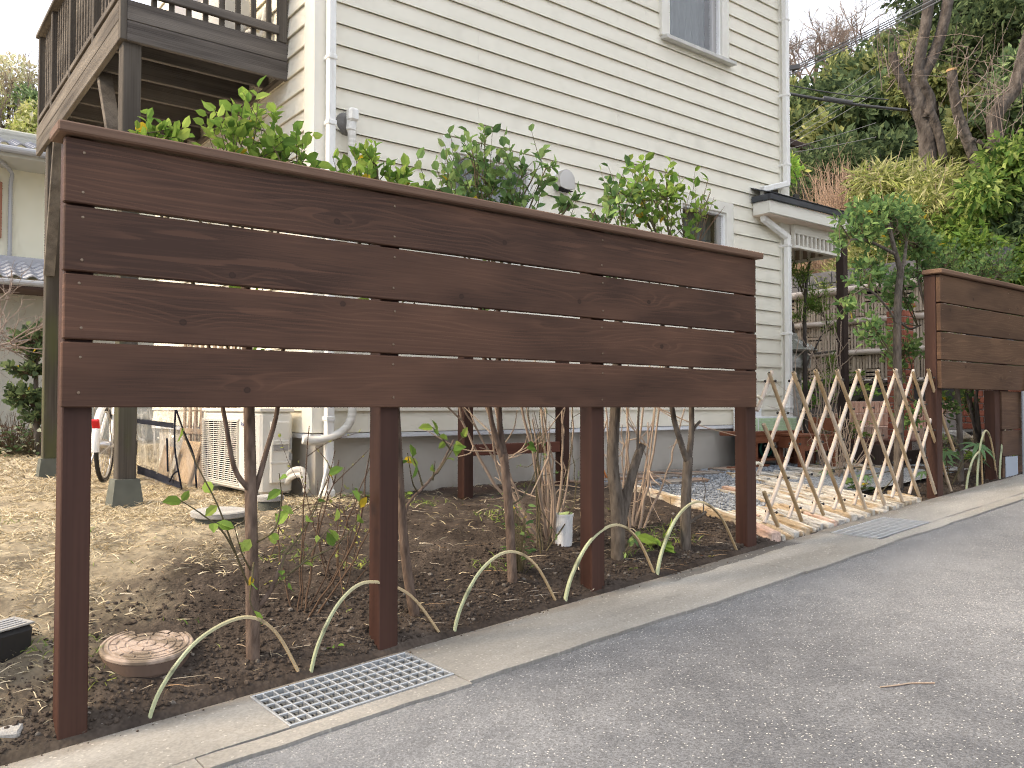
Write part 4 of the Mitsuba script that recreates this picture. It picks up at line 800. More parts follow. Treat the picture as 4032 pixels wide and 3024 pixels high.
part(B, 'saddle', bl(xf(lathe([(0, .04), (.07, .035), (.10, .01), (.095, -.02), (0, -.03)], (0, 0, 0), 16), np.diag([1.3, .95, 1]), (.24, 0, .90))), 'black_rubber', 50)
part(B, 'handlebar', bl(tube(bez([(.62, .27, .98), (.76, .27, 1.02), (.85, .12, 1.03), (.84, 0, .98), (.85, -.12, 1.03), (.76, -.27, 1.02), (.62, -.27, .98)], 30), .012, 8)), 'steel', True)
part(B, 'chain_case', bl(xf(box(-.06, .50, .052, .066, -.07, .07, .01), rot((0, 1, 0), 5), (.0, 0, .33))), 'alu_frame', 30); part(B, 'carrier', bl(cat([tube([(-.25, s, .74), (.22, s, .74)], .005, 6) for s in (-.06, 0, .06)] + [tube([(-.18, s, .735), (0, s * 1.1, .335)], .005, 6) for s in (-.055, .055)])), 'steel', 40)
part(B, 'stand', bl(tube([(0, .06, .335), (-.12, .14, .012)], .009, 8)), 'steel', 30)

# ---------------------------------------------------------------- clear vinyl cover with what it keeps dry
S = thing('vinyl_cover', 'clear vinyl storage cover with black straps under the deck', 'cover')
def sheet3(P00, P10, P11, P01, n, m, amp, seed):
    P = [np.asarray(q, float) for q in (P00, P10, P11, P01)]; u, v = np.meshgrid(np.linspace(0, 1, n), np.linspace(0, 1, m), indexing='ij'); u, v = u[..., None], v[..., None]
    X = (P[0] * (1 - u) + P[1] * u) * (1 - v) + (P[3] * (1 - u) + P[2] * u) * v; N = unit(np.cross(P[1] - P[0], P[3] - P[0])); h = nfbm(np.concatenate([u * 7, v * 3, u * 0 + seed], -1), 3, seed) - .5
    X = X + N * (amp * h * np.sin(np.pi * u[..., 0]) ** .5)[..., None]; i = np.arange(n * m).reshape(n, m); a, b, c, d = i[:-1, :-1].ravel(), i[1:, :-1].ravel(), i[1:, 1:].ravel(), i[:-1, 1:].ravel()
    return X.reshape(-1, 3), np.vstack([np.stack([a, b, c], 1), np.stack([a, c, d], 1)])
c0, c1, c2 = (2.02, 8.05), (2.03, 6.82), (2.47, 6.86)
part(S, 'side_sheet', sheet3((*c0, .57), (*c1, .56), (1.99, 6.88, 1.175), (1.98, 8.05, 1.19), 24, 16, .06, 3), 'clear_vinyl', True); part(S, 'end_sheet', sheet3((*c1, .56), (*c2, .58), (2.47, 6.90, 1.185), (1.99, 6.88, 1.175), 18, 16, .05, 5), 'clear_vinyl', True)
part(S, 'top_sheet', sheet3((1.98, 8.05, 1.191), (1.99, 6.88, 1.176), (2.47, 6.90, 1.186), (2.47, 8.05, 1.20), 12, 10, .03, 7), 'clear_vinyl', True)
part(S, 'strap', sheet3((1.965, 8.05, 1.06), (1.975, 6.87, 1.035), (1.975, 6.87, 1.075), (1.965, 8.05, 1.10), 16, 3, .03, 9), 'black_cloth', True)
part(S, 'strap', sheet3((2.0, 8.05, .60), (2.012, 6.81, .56), (2.012, 6.81, .61), (2.0, 8.05, .68), 16, 3, .04, 11), 'black_cloth', True)
for q in ([(1.985, 6.865, 1.18), (1.98, 6.86, .95), (1.99, 6.85, .80), (2.025, 6.81, .55)], [(1.99, 6.86, 1.18), (2.05, 6.85, 1.0), (2.13, 6.85, .80), (2.145, 6.83, .55)], [(1.975, 7.05, .95), (1.98, 7.03, .68)], [(2.0, 6.82, .70), (1.995, 6.92, .67), (1.99, 7.02, .60)]): part(S, 'piping', tube(bez(q, 14), .0075, 6), 'black_cloth', True)
for i, (y, t) in enumerate(((7.7, .05), (7.35, -.03), (7.05, .08))): tag('cardboard_sheet', ('flat cardboard sheet farthest back inside the clear vinyl cover', 'flat cardboard sheet in the middle of the clear vinyl cover', 'flat cardboard sheet nearest inside the clear vinyl cover')[i], 'cardboard', xf(box(-.02, .0, -.22, .22, 0, (.30, .36, .26)[i], .003), rot((0, 0, 1), 8 * i - 6) @ rot((0, 1, 0), 12 + 5 * i), (2.13 + .05 * i, y, .56)), 'cardboard')
kt = thing('wooden_trellis', 'grey wooden trellis slats standing behind the clear vinyl cover', 'trellis')
for i in range(9): part(kt, 'slat', box(2.49, 2.51, 6.95 + .17 * i, 7.0 + .17 * i, .55, 1.9, .003), 'pale_wood')
for z in (.95, 1.5): part(kt, 'rail', box(2.472, 2.489, 6.9, 8.4, z, z + .05, .003), 'pale_wood')
for i in range(3): tag('wood_offcut', ('short wooden offcut leaning beside the air conditioner', 'wooden offcut under the vinyl cover end', 'lowest wooden offcut by the vinyl cover')[i], 'offcut', beam((2.20 + .04 * i, 6.9 - .03 * i, .54), (2.27 + .07 * i, 7.0, .95 - .12 * i), .05, .025), 'pale_wood')

# ---------------------------------------------------------------- red wood frame by the house wall
k = thing('plant_support', 'reddish timber plant support with two posts and rails before the house wall', 'plant support')
part(k, 'post', box(3.55, 3.635, 5.10, 5.185, .45, 1.86, .004), 'fence_post'); part(k, 'post', box(4.52, 4.605, 5.10, 5.185, .45, 1.86, .004), 'fence_post')
for z in (.835, 1.205, 1.77): part(k, 'rail', box(3.636, 4.519, 5.115, 5.155, z, z + .085, .004), 'rail_red')
# ---------------------------------------------------------------- sink stand, tiled basin, chair
k = thing('wooden_stand', 'low reddish wooden stand under the green tiled basin', 'stand')
for x0 in (7.12, 7.24, 7.98): part(k, 'leg', box(x0 - .02 if x0 > 7.2 else x0 - .02, x0 + .07, 5.20, 5.27, .56, .905, .003), 'red_wood')
part(k, 'top', box(7.06, 8.10, 5.17, 5.50, .906, .95, .004), 'red_wood'); part(k, 'apron', box(7.08, 8.05, 5.18, 5.199, .83, .905, .003), 'red_wood'); part(k, 'foot_rail', box(6.85, 7.5, 5.19, 5.25, .575, .605, .003), 'red_wood')
part(k, 'side_board', box(7.10, 7.30, 5.275, 5.30, .60, .90, .003), 'red_wood'); part(k, 'slat_shelf', box(7.31, 7.97, 5.21, 5.49, .64, .66, .003), 'red_wood'); part(k, 'hollow', plain_box(7.32, 7.97, 5.47, 5.49, .66, .90), 'dark_inside')
k = thing('tiled_basin', 'white basin with rows of pale green tiles on the wooden stand', 'basin')
part(k, 'basin', cat([box(7.33, 8.02, 5.21, 5.235, .952, 1.10, .003), box(7.33, 8.02, 5.46, 5.485, .952, 1.10, .003), box(7.33, 7.355, 5.236, 5.459, .952, 1.10, .003), box(7.995, 8.02, 5.236, 5.459, .952, 1.10, .003), box(7.356, 7.994, 5.236, 5.459, .952, .97, .003)]), 'bucket_white')
for j in range(5):
    for i in range(18): part(k, 'tile', box(7.336 + .0376 * i, 7.336 + .0376 * i + .0345, 5.2045, 5.2095, .956 + .0268 * j, .956 + .0268 * j + .0238, .001), 'tile_green')
for j in range(5): part(k, 'tile', box(7.3245, 7.3295, 5.215, 5.48, .956 + .0268 * j, .956 + .0268 * j + .0238, .001), 'tile_green')
part(k, 'splashback', box(7.30, 7.78, 5.486, 5.502, .952, 1.19, .004), 'plastic_white'); part(k, 'tap', tube(bez([(7.35, 5.48, 1.13), (7.35, 5.40, 1.155), (7.36, 5.33, 1.15), (7.36, 5.31, 1.13)], 14), .007, 8), 'steel', True)
tag('garden_hose', 'dark green garden hose coiled under the wooden stand', 'hose', tube([(7.62 + .10 * math.cos(a) + .004 * a, 5.33 + .012 * a / 6, .76 + .085 * math.sin(a)) for a in np.linspace(0, 19, 90)], .009, 8), 'green_hose', True)
k = thing('wooden_chair', 'small reddish wooden chair with a slab back behind the bamboo gate', 'chair')
RC = rot((0, 0, 1), -18); OC = np.array([7.55, 4.86, .575])
for a in ((.0, .0, .32), (.0, .34, .32), (.42, .0, .52), (.42, .34, .52)): part(k, 'leg', xf(box(a[0], a[0] + .055, a[1], a[1] + .055, 0, a[2], .003), RC, OC), 'red_wood')
part(k, 'seat', xf(box(-.01, .41, -.005, .40, .322, .348, .004), RC, OC), 'red_wood'); part(k, 'apron', xf(box(.056, .419, .005, .03, .18, .318, .003), RC, OC), 'red_wood'); part(k, 'backrest', xf(box(.425, .465, .056, .339, .38, .515, .003), RC, OC), 'red_wood'); part(k, 'side_board', xf(box(-.012, -.001, .02, .375, .20, .318, .003), RC, OC), 'red_wood')
# ---------------------------------------------------------------- plants near the fence
LG = np.array([[.22, .34, .07], [.28, .41, .09], [.15, .27, .06], [.34, .45, .11], [.19, .32, .07]])
DG = np.array([[.115, .19, .07], [.155, .24, .085], [.085, .15, .06], [.20, .28, .10]])
def colors(n, pal, rng, yellow=.03):
    c = pal[rng.integers(0, len(pal), n)] * rng.uniform(.7, 1.3, (n, 1)); y = rng.uniform(size=n) < yellow; c[y] = np.array([.62, .46, .05]) * rng.uniform(.7, 1.1, (y.sum(), 1)); return c
def sprig_leaves(P, rng, per, L, up=.55):
    """leaf stalk points, directions and normals along the outer part of a twig"""
    n = len(P); t = np.linspace(.42, 1.0, per) + rng.uniform(-.03, .03, per); t = np.clip(t, 0, 1); i = np.clip((t * (n - 1)).astype(int), 0, n - 2); fr = (t * (n - 1) - i)[:, None]
    pos = P[i] * (1 - fr) + P[i + 1] * fr; tg = unit(P[i + 1] - P[i]); a = np.arange(per) * 2.4 + rng.uniform(0, 6)
    s = unit(np.cross(tg, rng.normal(size=3))); b = np.cross(tg, s); out = s * np.cos(a)[:, None] + b * np.sin(a)[:, None]
    d = unit(tg * rng.uniform(.3, 1.1, (per, 1)) + out + np.array([0, 0, .25])); nr = unit(np.array([0, 0, up]) + .55 * rng.normal(size=(per, 3)))
    return pos, d, nr
def branchy(name, label, cat_, limbs, clusters, pal, rng, leafL=.064, barkmat='bark_brown', twigmat='twig_green', group=None, leafmat_='leaf_glossy', yellow=.015, tw=.0026, low=(), parent_leaf_limit=0, ratio=.70):
    k = thing(name, label, cat_, group)
    part(k, 'trunk', cat([tube(bez(p, 14), np.interp(np.linspace(0, 1, len(bez(p, 14))), [0, 1], [r0, r1]), 10) for p, r0, r1 in limbs]), barkmat, True)
    ends = np.vstack([bez(p, 14)[len(bez(p, 14)) // 3:] for p, _, _ in limbs]); tws, LP, LD, LN = [], [], [], []
    for c, rad, ns, per in clusters:
        c, rad = np.array(c, float), np.array(rad, float); e = ends[np.argsort(np.linalg.norm(ends - (c - np.array([0, 0, rad[2] * 1.1])), axis=1))[0]]
        mains = []
        for _ in range(max(2, ns // 10)):
            g = c + rad * unit(rng.normal(size=3)) * .35; m = bez([e, e * .5 + g * .5 + rng.normal(size=3) * .04, g], 8); mains.append(m); tws.append(tube(m, np.linspace(tw * 2.6, tw * 1.5, len(m)), 6))
        for _ in range(ns):
            u = unit(rng.normal(size=3)); q = c + rad * u * rng.uniform(.35, 1.0) ** .6; M = mains[rng.integers(len(mains))]; s = M[rng.integers(len(M) // 2, len(M))]
            d = q - s; L = np.linalg.norm(d); mid = s + d * .5 + rng.normal(size=3) * .05 * L + np.array([0, 0, -.06 * L]); tip = q + np.array([0, 0, .10]) * min(L, .25)
            P = bez([s, mid, tip], 8); tws.append(tube(P, np.linspace(tw * 1.3, tw * .5, len(P)), 5, False)); a, b, n_ = sprig_leaves(P, rng, per + rng.integers(-2, 3), leafL); LP.append(a); LD.append(b); LN.append(n_)
    for p in low: pass
    part(k, 'branch', cat(tws), twigmat, True)
    LP, LD, LN = np.vstack(LP), np.vstack(LD), np.vstack(LN); n = len(LP); L = leafL * rng.uniform(.6, 1.25, n)
    part(k, 'crown', leaf_mesh(LP, LD, LN, L, L * ratio, .18, .14), leafmat_, False, color=np.repeat(colors(n, pal, rng, yellow), 7, 0))
    return k
def leafy_shoot(k, pts, leaves, rng, r0=.005, r1=.0018, pal=LG, mat_='twig_green', L=.06):
    """a low branch of shrub k whose few large leaves are parts of their own"""
    P = bez(pts, 16); part(k, 'branch', tube(P, np.linspace(r0, r1, len(P)), 6), mat_, True)
    for t in leaves:
        i = min(int(t * (len(P) - 1)), len(P) - 2); tg = unit(P[i + 1] - P[i]); d = unit(tg * .6 + .8 * rng.normal(size=3) + np.array([0, -.15, -.05])); l = L * rng.uniform(.75, 1.35)
        m = leaf_mesh(P[i:i + 1], d[None], unit(np.array([[rng.normal() * .5, -.75, .6]])), l, l * .66, .2, .13)
        part(k, 'leaf', m, 'leaf_glossy', False, color=np.repeat(colors(1, pal, rng, .06), 7, 0))
r = np.random.default_rng(31)
GRP = None
t1 = branchy('shrub', 'leafy shrub behind the first two fence posts, cropped at the top left', 'shrub', [([(1.345, 3.50, .06), (1.338, 3.50, .4), (1.33, 3.505, .8), (1.32, 3.51, 1.2), (1.31, 3.54, 1.75)], .030, .021), ([(1.33, 3.5, .78), (1.40, 3.52, 1.0), (1.46, 3.53, 1.22), (1.50, 3.56, 1.6)], .013, .008), ([(1.325, 3.5, .84), (1.25, 3.49, .95), (1.20, 3.49, 1.2), (1.1, 3.55, 1.7)], .012, .007), ([(1.35, 3.50, .33), (1.41, 3.47, .42), (1.47, 3.47, .56)], .014, .007)],
             [((.96, 3.68, 2.32), (.15, .12, .13), 18, 7), ((1.12, 3.72, 2.25), (.09, .1, .11), 10, 6), ((1.42, 3.72, 2.46), (.25, .17, .20), 34, 8), ((1.62, 3.72, 2.34), (.13, .14, .24), 17, 6), ((1.25, 3.6, 1.7), (.35, .12, .35), 8, 5)], LG, r)
for pts, lv in (([(1.33, 3.5, .42), (1.24, 3.44, .60), (1.16, 3.42, .80), (1.06, 3.42, 1.0), (1.0, 3.42, 1.16)], (.55, .62, .98)), ([(1.24, 3.44, .60), (1.17, 3.40, .70), (1.08, 3.40, .78), (1.0, 3.42, .84)], (.5, .96, .99)), ([(1.33, 3.49, .50), (1.26, 3.42, .60), (1.22, 3.40, .72)], (.5, .7, .95, .99)), ([(1.34, 3.49, .55), (1.30, 3.41, .48), (1.29, 3.40, .40), (1.32, 3.40, .33)], (.3, .45, .9)),
                ([(1.345, 3.49, .62), (1.40, 3.42, .68), (1.43, 3.42, .80), (1.42, 3.42, .92)], (.2, .3, .4, .5, .65, .8, .95)), ([(1.47, 3.47, .56), (1.55, 3.46, .66), (1.62, 3.46, .78), (1.68, 3.46, .93)], (.5, .72, .98, .99)), ([(1.47, 3.47, .56), (1.44, 3.44, .48), (1.47, 3.43, .42)], (.4, .7, .98)), ([(1.43, 3.47, .46), (1.52, 3.45, .50), (1.63, 3.45, .62), (1.72, 3.46, .70)], (.4, .6, .8, .98)), ([(1.40, 3.47, .42), (1.55, 3.43, .53), (1.68, 3.43, .58), (1.80, 3.44, .68), (1.82, 3.45, .80)], (.55, .75, .9, .99))): leafy_shoot(t1, pts, lv, r)
t2 = branchy('shrub', 'leafy shrub leaning left behind the second fence post', 'shrub', [([(2.175, 3.53, .13), (2.12, 3.53, .41), (2.085, 3.53, .73), (2.06, 3.54, 1.2), (2.03, 3.58, 1.75)], .027, .016), ([(2.10, 3.53, .60), (2.14, 3.56, .72), (2.27, 3.58, .82), (2.36, 3.6, .90), (2.44, 3.6, 1.03)], .009, .004)],
             [((1.86, 3.66, 2.30), (.13, .12, .16), 18, 6), ((1.98, 3.68, 2.40), (.12, .12, .13), 12, 7), ((2.17, 3.70, 2.30), (.24, .14, .16), 24, 7), ((2.1, 3.6, 1.7), (.3, .12, .3), 7, 5)], LG, r)
for pts, lv in (([(2.33, 3.59, .86), (2.42, 3.58, .98), (2.50, 3.58, 1.06)], (.35, .5, .65, .8, .92, .99)), ([(2.42, 3.6, .98), (2.34, 3.58, 1.06), (2.29, 3.57, 1.10)], (.3, .5, .7, .9, .99)), ([(2.24, 3.58, .80), (2.2, 3.57, .90), (2.17, 3.57, .96)], (.5, .8, .98)), ([(2.2, 3.57, .78), (2.13, 3.5, .84), (2.09, 3.48, .98)], (.6, .9)), ([(2.30, 3.58, .83), (2.30, 3.56, .93)], (.6, .95))): leafy_shoot(t2, pts, lv, r)
t3 = branchy('shrub', 'leafy shrub with a forked trunk in the middle of the fence', 'shrub', [([(2.825, 3.59, .18), (2.80, 3.59, .6), (2.76, 3.59, .95)], .028, .024), ([(2.76, 3.59, .92), (2.70, 3.59, 1.06), (2.66, 3.59, 1.22), (2.62, 3.62, 1.75)], .017, .012), ([(2.765, 3.59, .94), (2.745, 3.595, 1.05), (2.735, 3.60, 1.22), (2.76, 3.64, 1.8)], .020, .014)],
             [((2.44, 3.72, 2.42), (.17, .14, .17), 15, 6), ((2.68, 3.76, 2.56), (.26, .2, .26), 32, 6), ((2.94, 3.76, 2.52), (.22, .18, .30), 20, 6), ((3.14, 3.74, 2.62), (.17, .12, .22), 9, 4), ((3.32, 3.66, 2.40), (.12, .1, .07), 5, 5), ((2.7, 3.65, 1.75), (.35, .12, .35), 8, 5)], DG * 1.35, r)
leafy_shoot(t3, [(2.78, 3.585, .66), (2.88, 3.56, .72), (2.97, 3.55, .90), (2.93, 3.54, 1.0)], (.9, .98), r)
t4 = branchy('shrub', 'shrub with a thick rough trunk behind the third fence post', 'shrub', [([(3.645, 3.60, .20), (3.64, 3.60, .58), (3.60, 3.60, .86), (3.625, 3.60, 1.2), (3.7, 3.64, 1.8)], .048, .026), ([(3.655, 3.60, .45), (3.71, 3.59, .66), (3.78, 3.58, .86), (3.84, 3.58, .97)], .036, .024), ([(3.80, 3.58, .90), (3.80, 3.58, 1.05), (3.84, 3.60, 1.3)], .010, .006)],
             [((3.62, 3.74, 2.44), (.18, .14, .22), 13, 5), ((3.86, 3.78, 2.58), (.22, .18, .24), 17, 6), ((3.75, 3.7, 2.0), (.2, .12, .25), 8, 5)], DG * 1.5, r, barkmat='bark_grey')
for pts in ([(3.66, 3.57, .34), (3.70, 3.54, .40), (3.72, 3.53, .42)], [(3.64, 3.565, .30), (3.66, 3.53, .36), (3.66, 3.52, .40)]): leafy_shoot(t4, pts, (.3, .6, .9, .98), r, L=.05, pal=DG * 1.6)
part(t4, 'cut_end', tube([(3.838, 3.58, .966), (3.842, 3.579, .974)], .024, 10), 'cut_wood'); 
t5 = branchy('shrub', 'leafy shrub with a dark forked trunk left of the fourth fence post', 'shrub', [([(4.165, 3.52, .22), (4.175, 3.52, .5), (4.185, 3.52, .70), (4.205, 3.52, .88)], .036, .030), ([(4.20, 3.52, .84), (4.13, 3.52, .98), (4.06, 3.53, 1.2), (4.02, 3.58, 1.8)], .021, .014), ([(4.205, 3.52, .86), (4.235, 3.52, 1.02), (4.25, 3.53, 1.2), (4.32, 3.6, 1.9)], .021, .014), ([(4.19, 3.51, .46), (4.24, 3.47, .50), (4.29, 3.45, .53)], .012, .009), ([(4.27, 3.455, .52), (4.27, 3.45, .60), (4.285, 3.45, .68), (4.25, 3.45, .76)], .004, .002), ([(4.24, 3.52, 1.04), (4.27, 3.51, 1.08), (4.30, 3.50, 1.11)], .010, .009)],
             [((4.02, 3.80, 2.60), (.28, .2, .22), 20, 6), ((4.22, 3.80, 2.70), (.28, .2, .18), 19, 6), ((4.46, 3.80, 2.62), (.22, .2, .28), 15, 5), ((4.72, 3.78, 2.72), (.12, .12, .18), 5, 4), ((3.95, 3.78, 2.32), (.2, .15, .13), 8, 5), ((4.3, 3.75, 2.3), (.22, .15, .16), 5, 4)], LG * .92, r, barkmat='bark_grey')
part(t5, 'cut_end', tube([(4.29, 3.45, .530), (4.297, 3.447, .534)], .009, 8), 'cut_wood'); part(t5, 'twig', cat([tube(bez([(4.55, 3.8, 2.1), (4.66, 3.8, 2.35), (4.72 + .06 * i, 3.8, 2.62 + .05 * (i % 3))], 8), np.linspace(.004, .0014, 9), 5) for i in range(5)]), 'twig_brown', True)
# bare many-stemmed shrubs
def stems(name, label, base, n, spread, hgt, mat_, rng, rad=.009, fork=2, cut=.2, lean=(0, 0), group=None, leafn=0, pal=LG, seg=6):
    k = thing(name, label, 'shrub', group); M, LPs, LDs = [], [], []
    for i in range(n):
        a = rng.uniform(0, 2 * np.pi); s = rng.uniform(.2, 1) * spread; b = np.asarray(base) + np.array([math.cos(a), math.sin(a), 0]) * rng.uniform(0, .07); h = hgt * rng.uniform(.6, 1.05)
        tip = b + np.array([math.cos(a) * s + lean[0], math.sin(a) * s * .6 + lean[1], h]); mid = b * .5 + tip * .5 + np.array([math.cos(a), math.sin(a), 0]) * s * rng.uniform(.0, .25) + rng.normal(size=3) * .03 * hgt; P = bez([b, mid, tip], 12) + rng.normal(size=(13, 3)) * .004 * hgt
        r0 = rad * rng.uniform(.6, 1.2); M.append(tube(P, np.linspace(r0, r0 * .45, len(P)), seg))
        for _ in range(rng.integers(1, fork + 1)):
            j = rng.integers(4, 11); d = unit(P[j] - P[j - 1] + rng.normal(size=3) * .45); L = h * rng.uniform(.15, .45); Q = bez([P[j], P[j] + d * L * .5 + rng.normal(size=3) * .02, P[j] + d * L + np.array([0, 0, .1 * L])], 6); M.append(tube(Q, np.linspace(r0 * .5, r0 * .25, len(Q)), 5))
            for _ in range(leafn): LPs.append(Q[rng.integers(2, len(Q))]); LDs.append(d + rng.normal(size=3) * .6)
    part(k, 'stem', cat(M), mat_, True)
    if leafn:
        LP, LD = np.array(LPs), np.array(LDs); n = len(LP); L = rng.uniform(.012, .028, n); part(k, 'bud', card_mesh(LP, LD, rng.normal(size=(n, 3)), L, L * .5), 'leaf_soft', False, kind='stuff', color=np.repeat(colors(n, pal, rng, 0), 4, 0))
    return k
r = np.random.default_rng(44)
stems('bare_shrub', 'bare pale many stemmed shrub beside the white bucket', (3.42, 3.98, .32), 17, .62, 1.15, 'twig_pale', r, .011, 3, lean=(-.22, 0))
stems('bare_shrub', 'bare brown upright shrub between the third and fourth fence posts', (4.10, 3.92, .34), 11, .34, 1.25, 'twig_pale', r, .009, 3, lean=(.12, 0))
stems('bare_shrub', 'thin reddish stems with yellow buds right of the first trunk', (1.66, 3.72, .18), 9, .40, .95, 'twig_brown', r, .0055, 3, lean=(.12, 0), leafn=4, pal=np.array([[.55, .55, .16], [.45, .50, .15]]))
stems('bare_shrub', 'thin low budding twigs just left of the second fence post', (1.95, 3.9, .25), 7, .30, .62, 'twig_brown', r, .004, 3, leafn=5, pal=np.array([[.55, .55, .16], [.40, .48, .13]]))
stems('bare_shrub', 'slender dark twigs with small leaves between the bare shrub and third post', (3.25, 3.85, .3), 6, .35, 1.1, 'twig_green', r, .005, 3, leafn=6, pal=DG * 1.5)
# small leafy ground plants
def clump(name, label, c, n, rad, L, pal, rng, hgt=.1, group=None, wr=.5):
    k = thing(name, label, 'plant', group); a = rng.uniform(0, 2 * np.pi, n); q = rng.uniform(0, 1, n) ** .5 * rad; P = np.stack([c[0] + q * np.cos(a), c[1] + q * np.sin(a), c[2] + rng.uniform(.1, 1, n) * hgt], 1); d = np.stack([np.cos(a), np.sin(a), rng.uniform(-.1, .9, n)], 1)
    part(k, 'stem', cat([tube([(c[0], c[1], c[2] - .02), p], [.003, .0015], 4, False) for p in P]), 'twig_green'); l = L * rng.uniform(.6, 1.3, n)
    part(k, 'foliage', leaf_mesh(P, d, unit(np.array([0, 0, .8]) + .4 * rng.normal(size=(n, 3))), l, l * wr, .25, .1), 'leaf_glossy', False, color=np.repeat(colors(n, pal, rng, .02), 7, 0))
clump('weed', 'bright green grassy tuft against the tan manhole lid', (.765, 3.60, .10), 46, .05, .07, np.array([[.30, .36, .10], [.40, .42, .16]]), r, .05, wr=.07)
clump('weed', 'leafy evergreen seedling beside the forked trunk', (2.93, 3.68, .24), 60, .09, .05, DG * 1.3, r, .42)
clump('weed', 'small round leaved weed at the foot of the thick trunk', (3.62, 3.50, .235), 40, .06, .022, LG, r, .03)
clump('weed', 'long leaved seedling right of the third fence post', (3.98, 3.55, .28), 14, .03, .11, LG * .9, r, .12)
clump('weed', 'weeds along the house wall below the downpipe', (2.95, 5.32, .53), 90, .28, .04, LG * .8, r, .06)
clump('weed', 'seedling with red leaves at the kerb by the fourth post', (4.22, 3.40, .24), 9, .03, .05, np.array([[.45, .16, .06], [.30, .28, .07]]), r, .03)
clump('weed', 'small weed between hoop and manhole lid', (1.02, 3.50, .07), 10, .03, .03, LG, r, .03)
clump('weed', 'small weed at the foot of the second fence post', (1.70, 3.45, .09), 12, .03, .035, LG, r, .06)
# white bucket with a moss ball
k = thing('bucket', 'white plastic pot holding a pale green moss ball behind the third post', 'pot'); bz = float(ground(3.44, 3.90))
part(k, 'body', lathe([(.0, .0), (.050, .0), (.053, .02), (.058, .175), (.062, .18), (.062, .195), (.056, .195), (.052, .17), (.0, .16)], (3.435, 3.86, bz - .01), 26), 'bucket_white', 40)
part(k, 'moss', lumps(np.array([[3.45, 3.855, bz + .175]]), np.array([.05]), r), 'moss_ball', True)
# big lobed leaves at the far end of the kerb
k = thing('lobed_plant', 'plant with big lobed grey green leaves at the far fence', 'plant')
def palmate(c, tilt, az, L, rng):
    lobes = np.radians(np.array([-128, -88, -50, -16, 16, 50, 88, 128])); V = [[0, 0, 0]]; F = []
    for a in lobes:
        l = L * (1 - .30 * abs(a) / 2.3) * rng.uniform(.92, 1.05); o = len(V)
        for t, w in ((.30, -.16), (.30, .16), (.62, -.15), (.62, .15), (1.0, 0), (.6, 0)): V.append([l * t * math.cos(a + w * .9 / max(t, .3) * .62), l * t * math.sin(a + w * .9 / max(t, .3) * .62), -.28 * L * t * t + (.02 * L if w else -.01 * L)])
        F += [[0, o, o + 5], [0, o + 5, o + 1], [o, o + 2, o + 5], [o + 1, o + 5, o + 3], [o + 2, o + 4, o + 5], [o + 5, o + 4, o + 3]]
    for i in range(len(lobes) - 1): F.append([0, 1 + 6 * i + 1, 1 + 6 * (i + 1)])
    return xf((np.array(V), np.array(F)), rot((0, 0, 1), az) @ rot((0, 1, 0), tilt), c)
for c, tl, az, L in (((8.12, 3.40, .86), 28, -110, .22), ((7.72, 3.50, .80), 22, -150, .18), ((7.95, 3.62, .70), 12, 150, .17), ((8.35, 3.5, .72), 24, -40, .16), ((7.55, 3.62, .62), 20, 170, .13), ((6.75, 3.75, .62), 18, -120, .12), ((6.6, 4.0, .66), 15, 160, .11)):
    m = palmate(c, tl, az, L, r); part(k, 'leaf', m, 'leaf_soft', False, color=np.repeat(np.array([[.13, .22, .11]]) * r.uniform(.8, 1.25), len(m[0]), 0))
    part(k, 'stalk', tube(bez([(c[0], c[1], c[2]), (c[0] * .6 + 3.2, c[1] * .7 + 1.1, c[2] * .6 + .25), (8.02 if c[0] > 7.2 else 6.7, 3.6, .45)], 8), .005, 6), 'twig_green', True)
# evergreen garden tree standing before the far fence, and shrubs behind the fence
r = np.random.default_rng(57)
branchy('garden_tree', 'glossy evergreen garden tree in front of the far board fence', 'tree', [([(7.08, 3.62, .38), (7.08, 3.60, 1.12), (7.06, 3.6, 1.6), (7.12, 3.62, 2.1), (7.22, 3.64, 2.42)], .042, .030), ([(7.21, 3.63, 2.38), (7.14, 3.66, 2.62), (7.10, 3.7, 2.9)], .026, .014), ([(7.2, 3.63, 2.40), (7.32, 3.66, 2.5), (7.45, 3.7, 2.7)], .022, .012), ([(7.12, 3.65, 2.55), (6.92, 3.68, 2.60), (6.72, 3.7, 2.63), (6.5, 3.7, 2.60)], .016, .008), ([(7.09, 3.6, 1.9), (6.95, 3.62, 2.05), (6.7, 3.66, 2.2), (6.55, 3.7, 2.15)], .012, .006), ([(7.07, 3.6, 1.35), (7.3, 3.62, 1.28), (7.6, 3.64, 1.2)], .012, .006), ([(7.1, 3.6, 1.95), (7.35, 3.63, 1.9), (7.6, 3.65, 1.95)], .012, .006)],
        [((6.74, 3.78, 2.72), (.30, .25, .20), 40, 8), ((7.10, 3.80, 2.90), (.34, .28, .22), 60, 8), ((7.55, 3.84, 2.92), (.36, .28, .24), 60, 8), ((7.98, 3.9, 2.80), (.36, .25, .24), 48, 7), ((8.4, 3.95, 2.78), (.25, .25, .2), 22, 7), ((6.72, 3.72, 2.30), (.16, .15, .14), 10, 7), ((7.0, 3.78, 2.42), (.30, .2, .2), 26, 7), ((6.80, 3.74, 1.92), (.24, .15, .22), 18, 7), ((7.50, 3.8, 2.30), (.32, .22, .3), 30, 7), ((7.40, 3.76, 1.72), (.28, .2, .34), 30, 7), ((7.45, 3.72, 1.15), (.2, .15, .25), 12, 6), ((6.34, 3.66, 2.02), (.13, .1, .10), 9, 7), ((6.28, 3.66, 2.5), (.08, .08, .08), 3, 6)], DG * 1.5, r, leafL=.066, barkmat='bark_grey', tw=.0026, ratio=.56, yellow=.008)
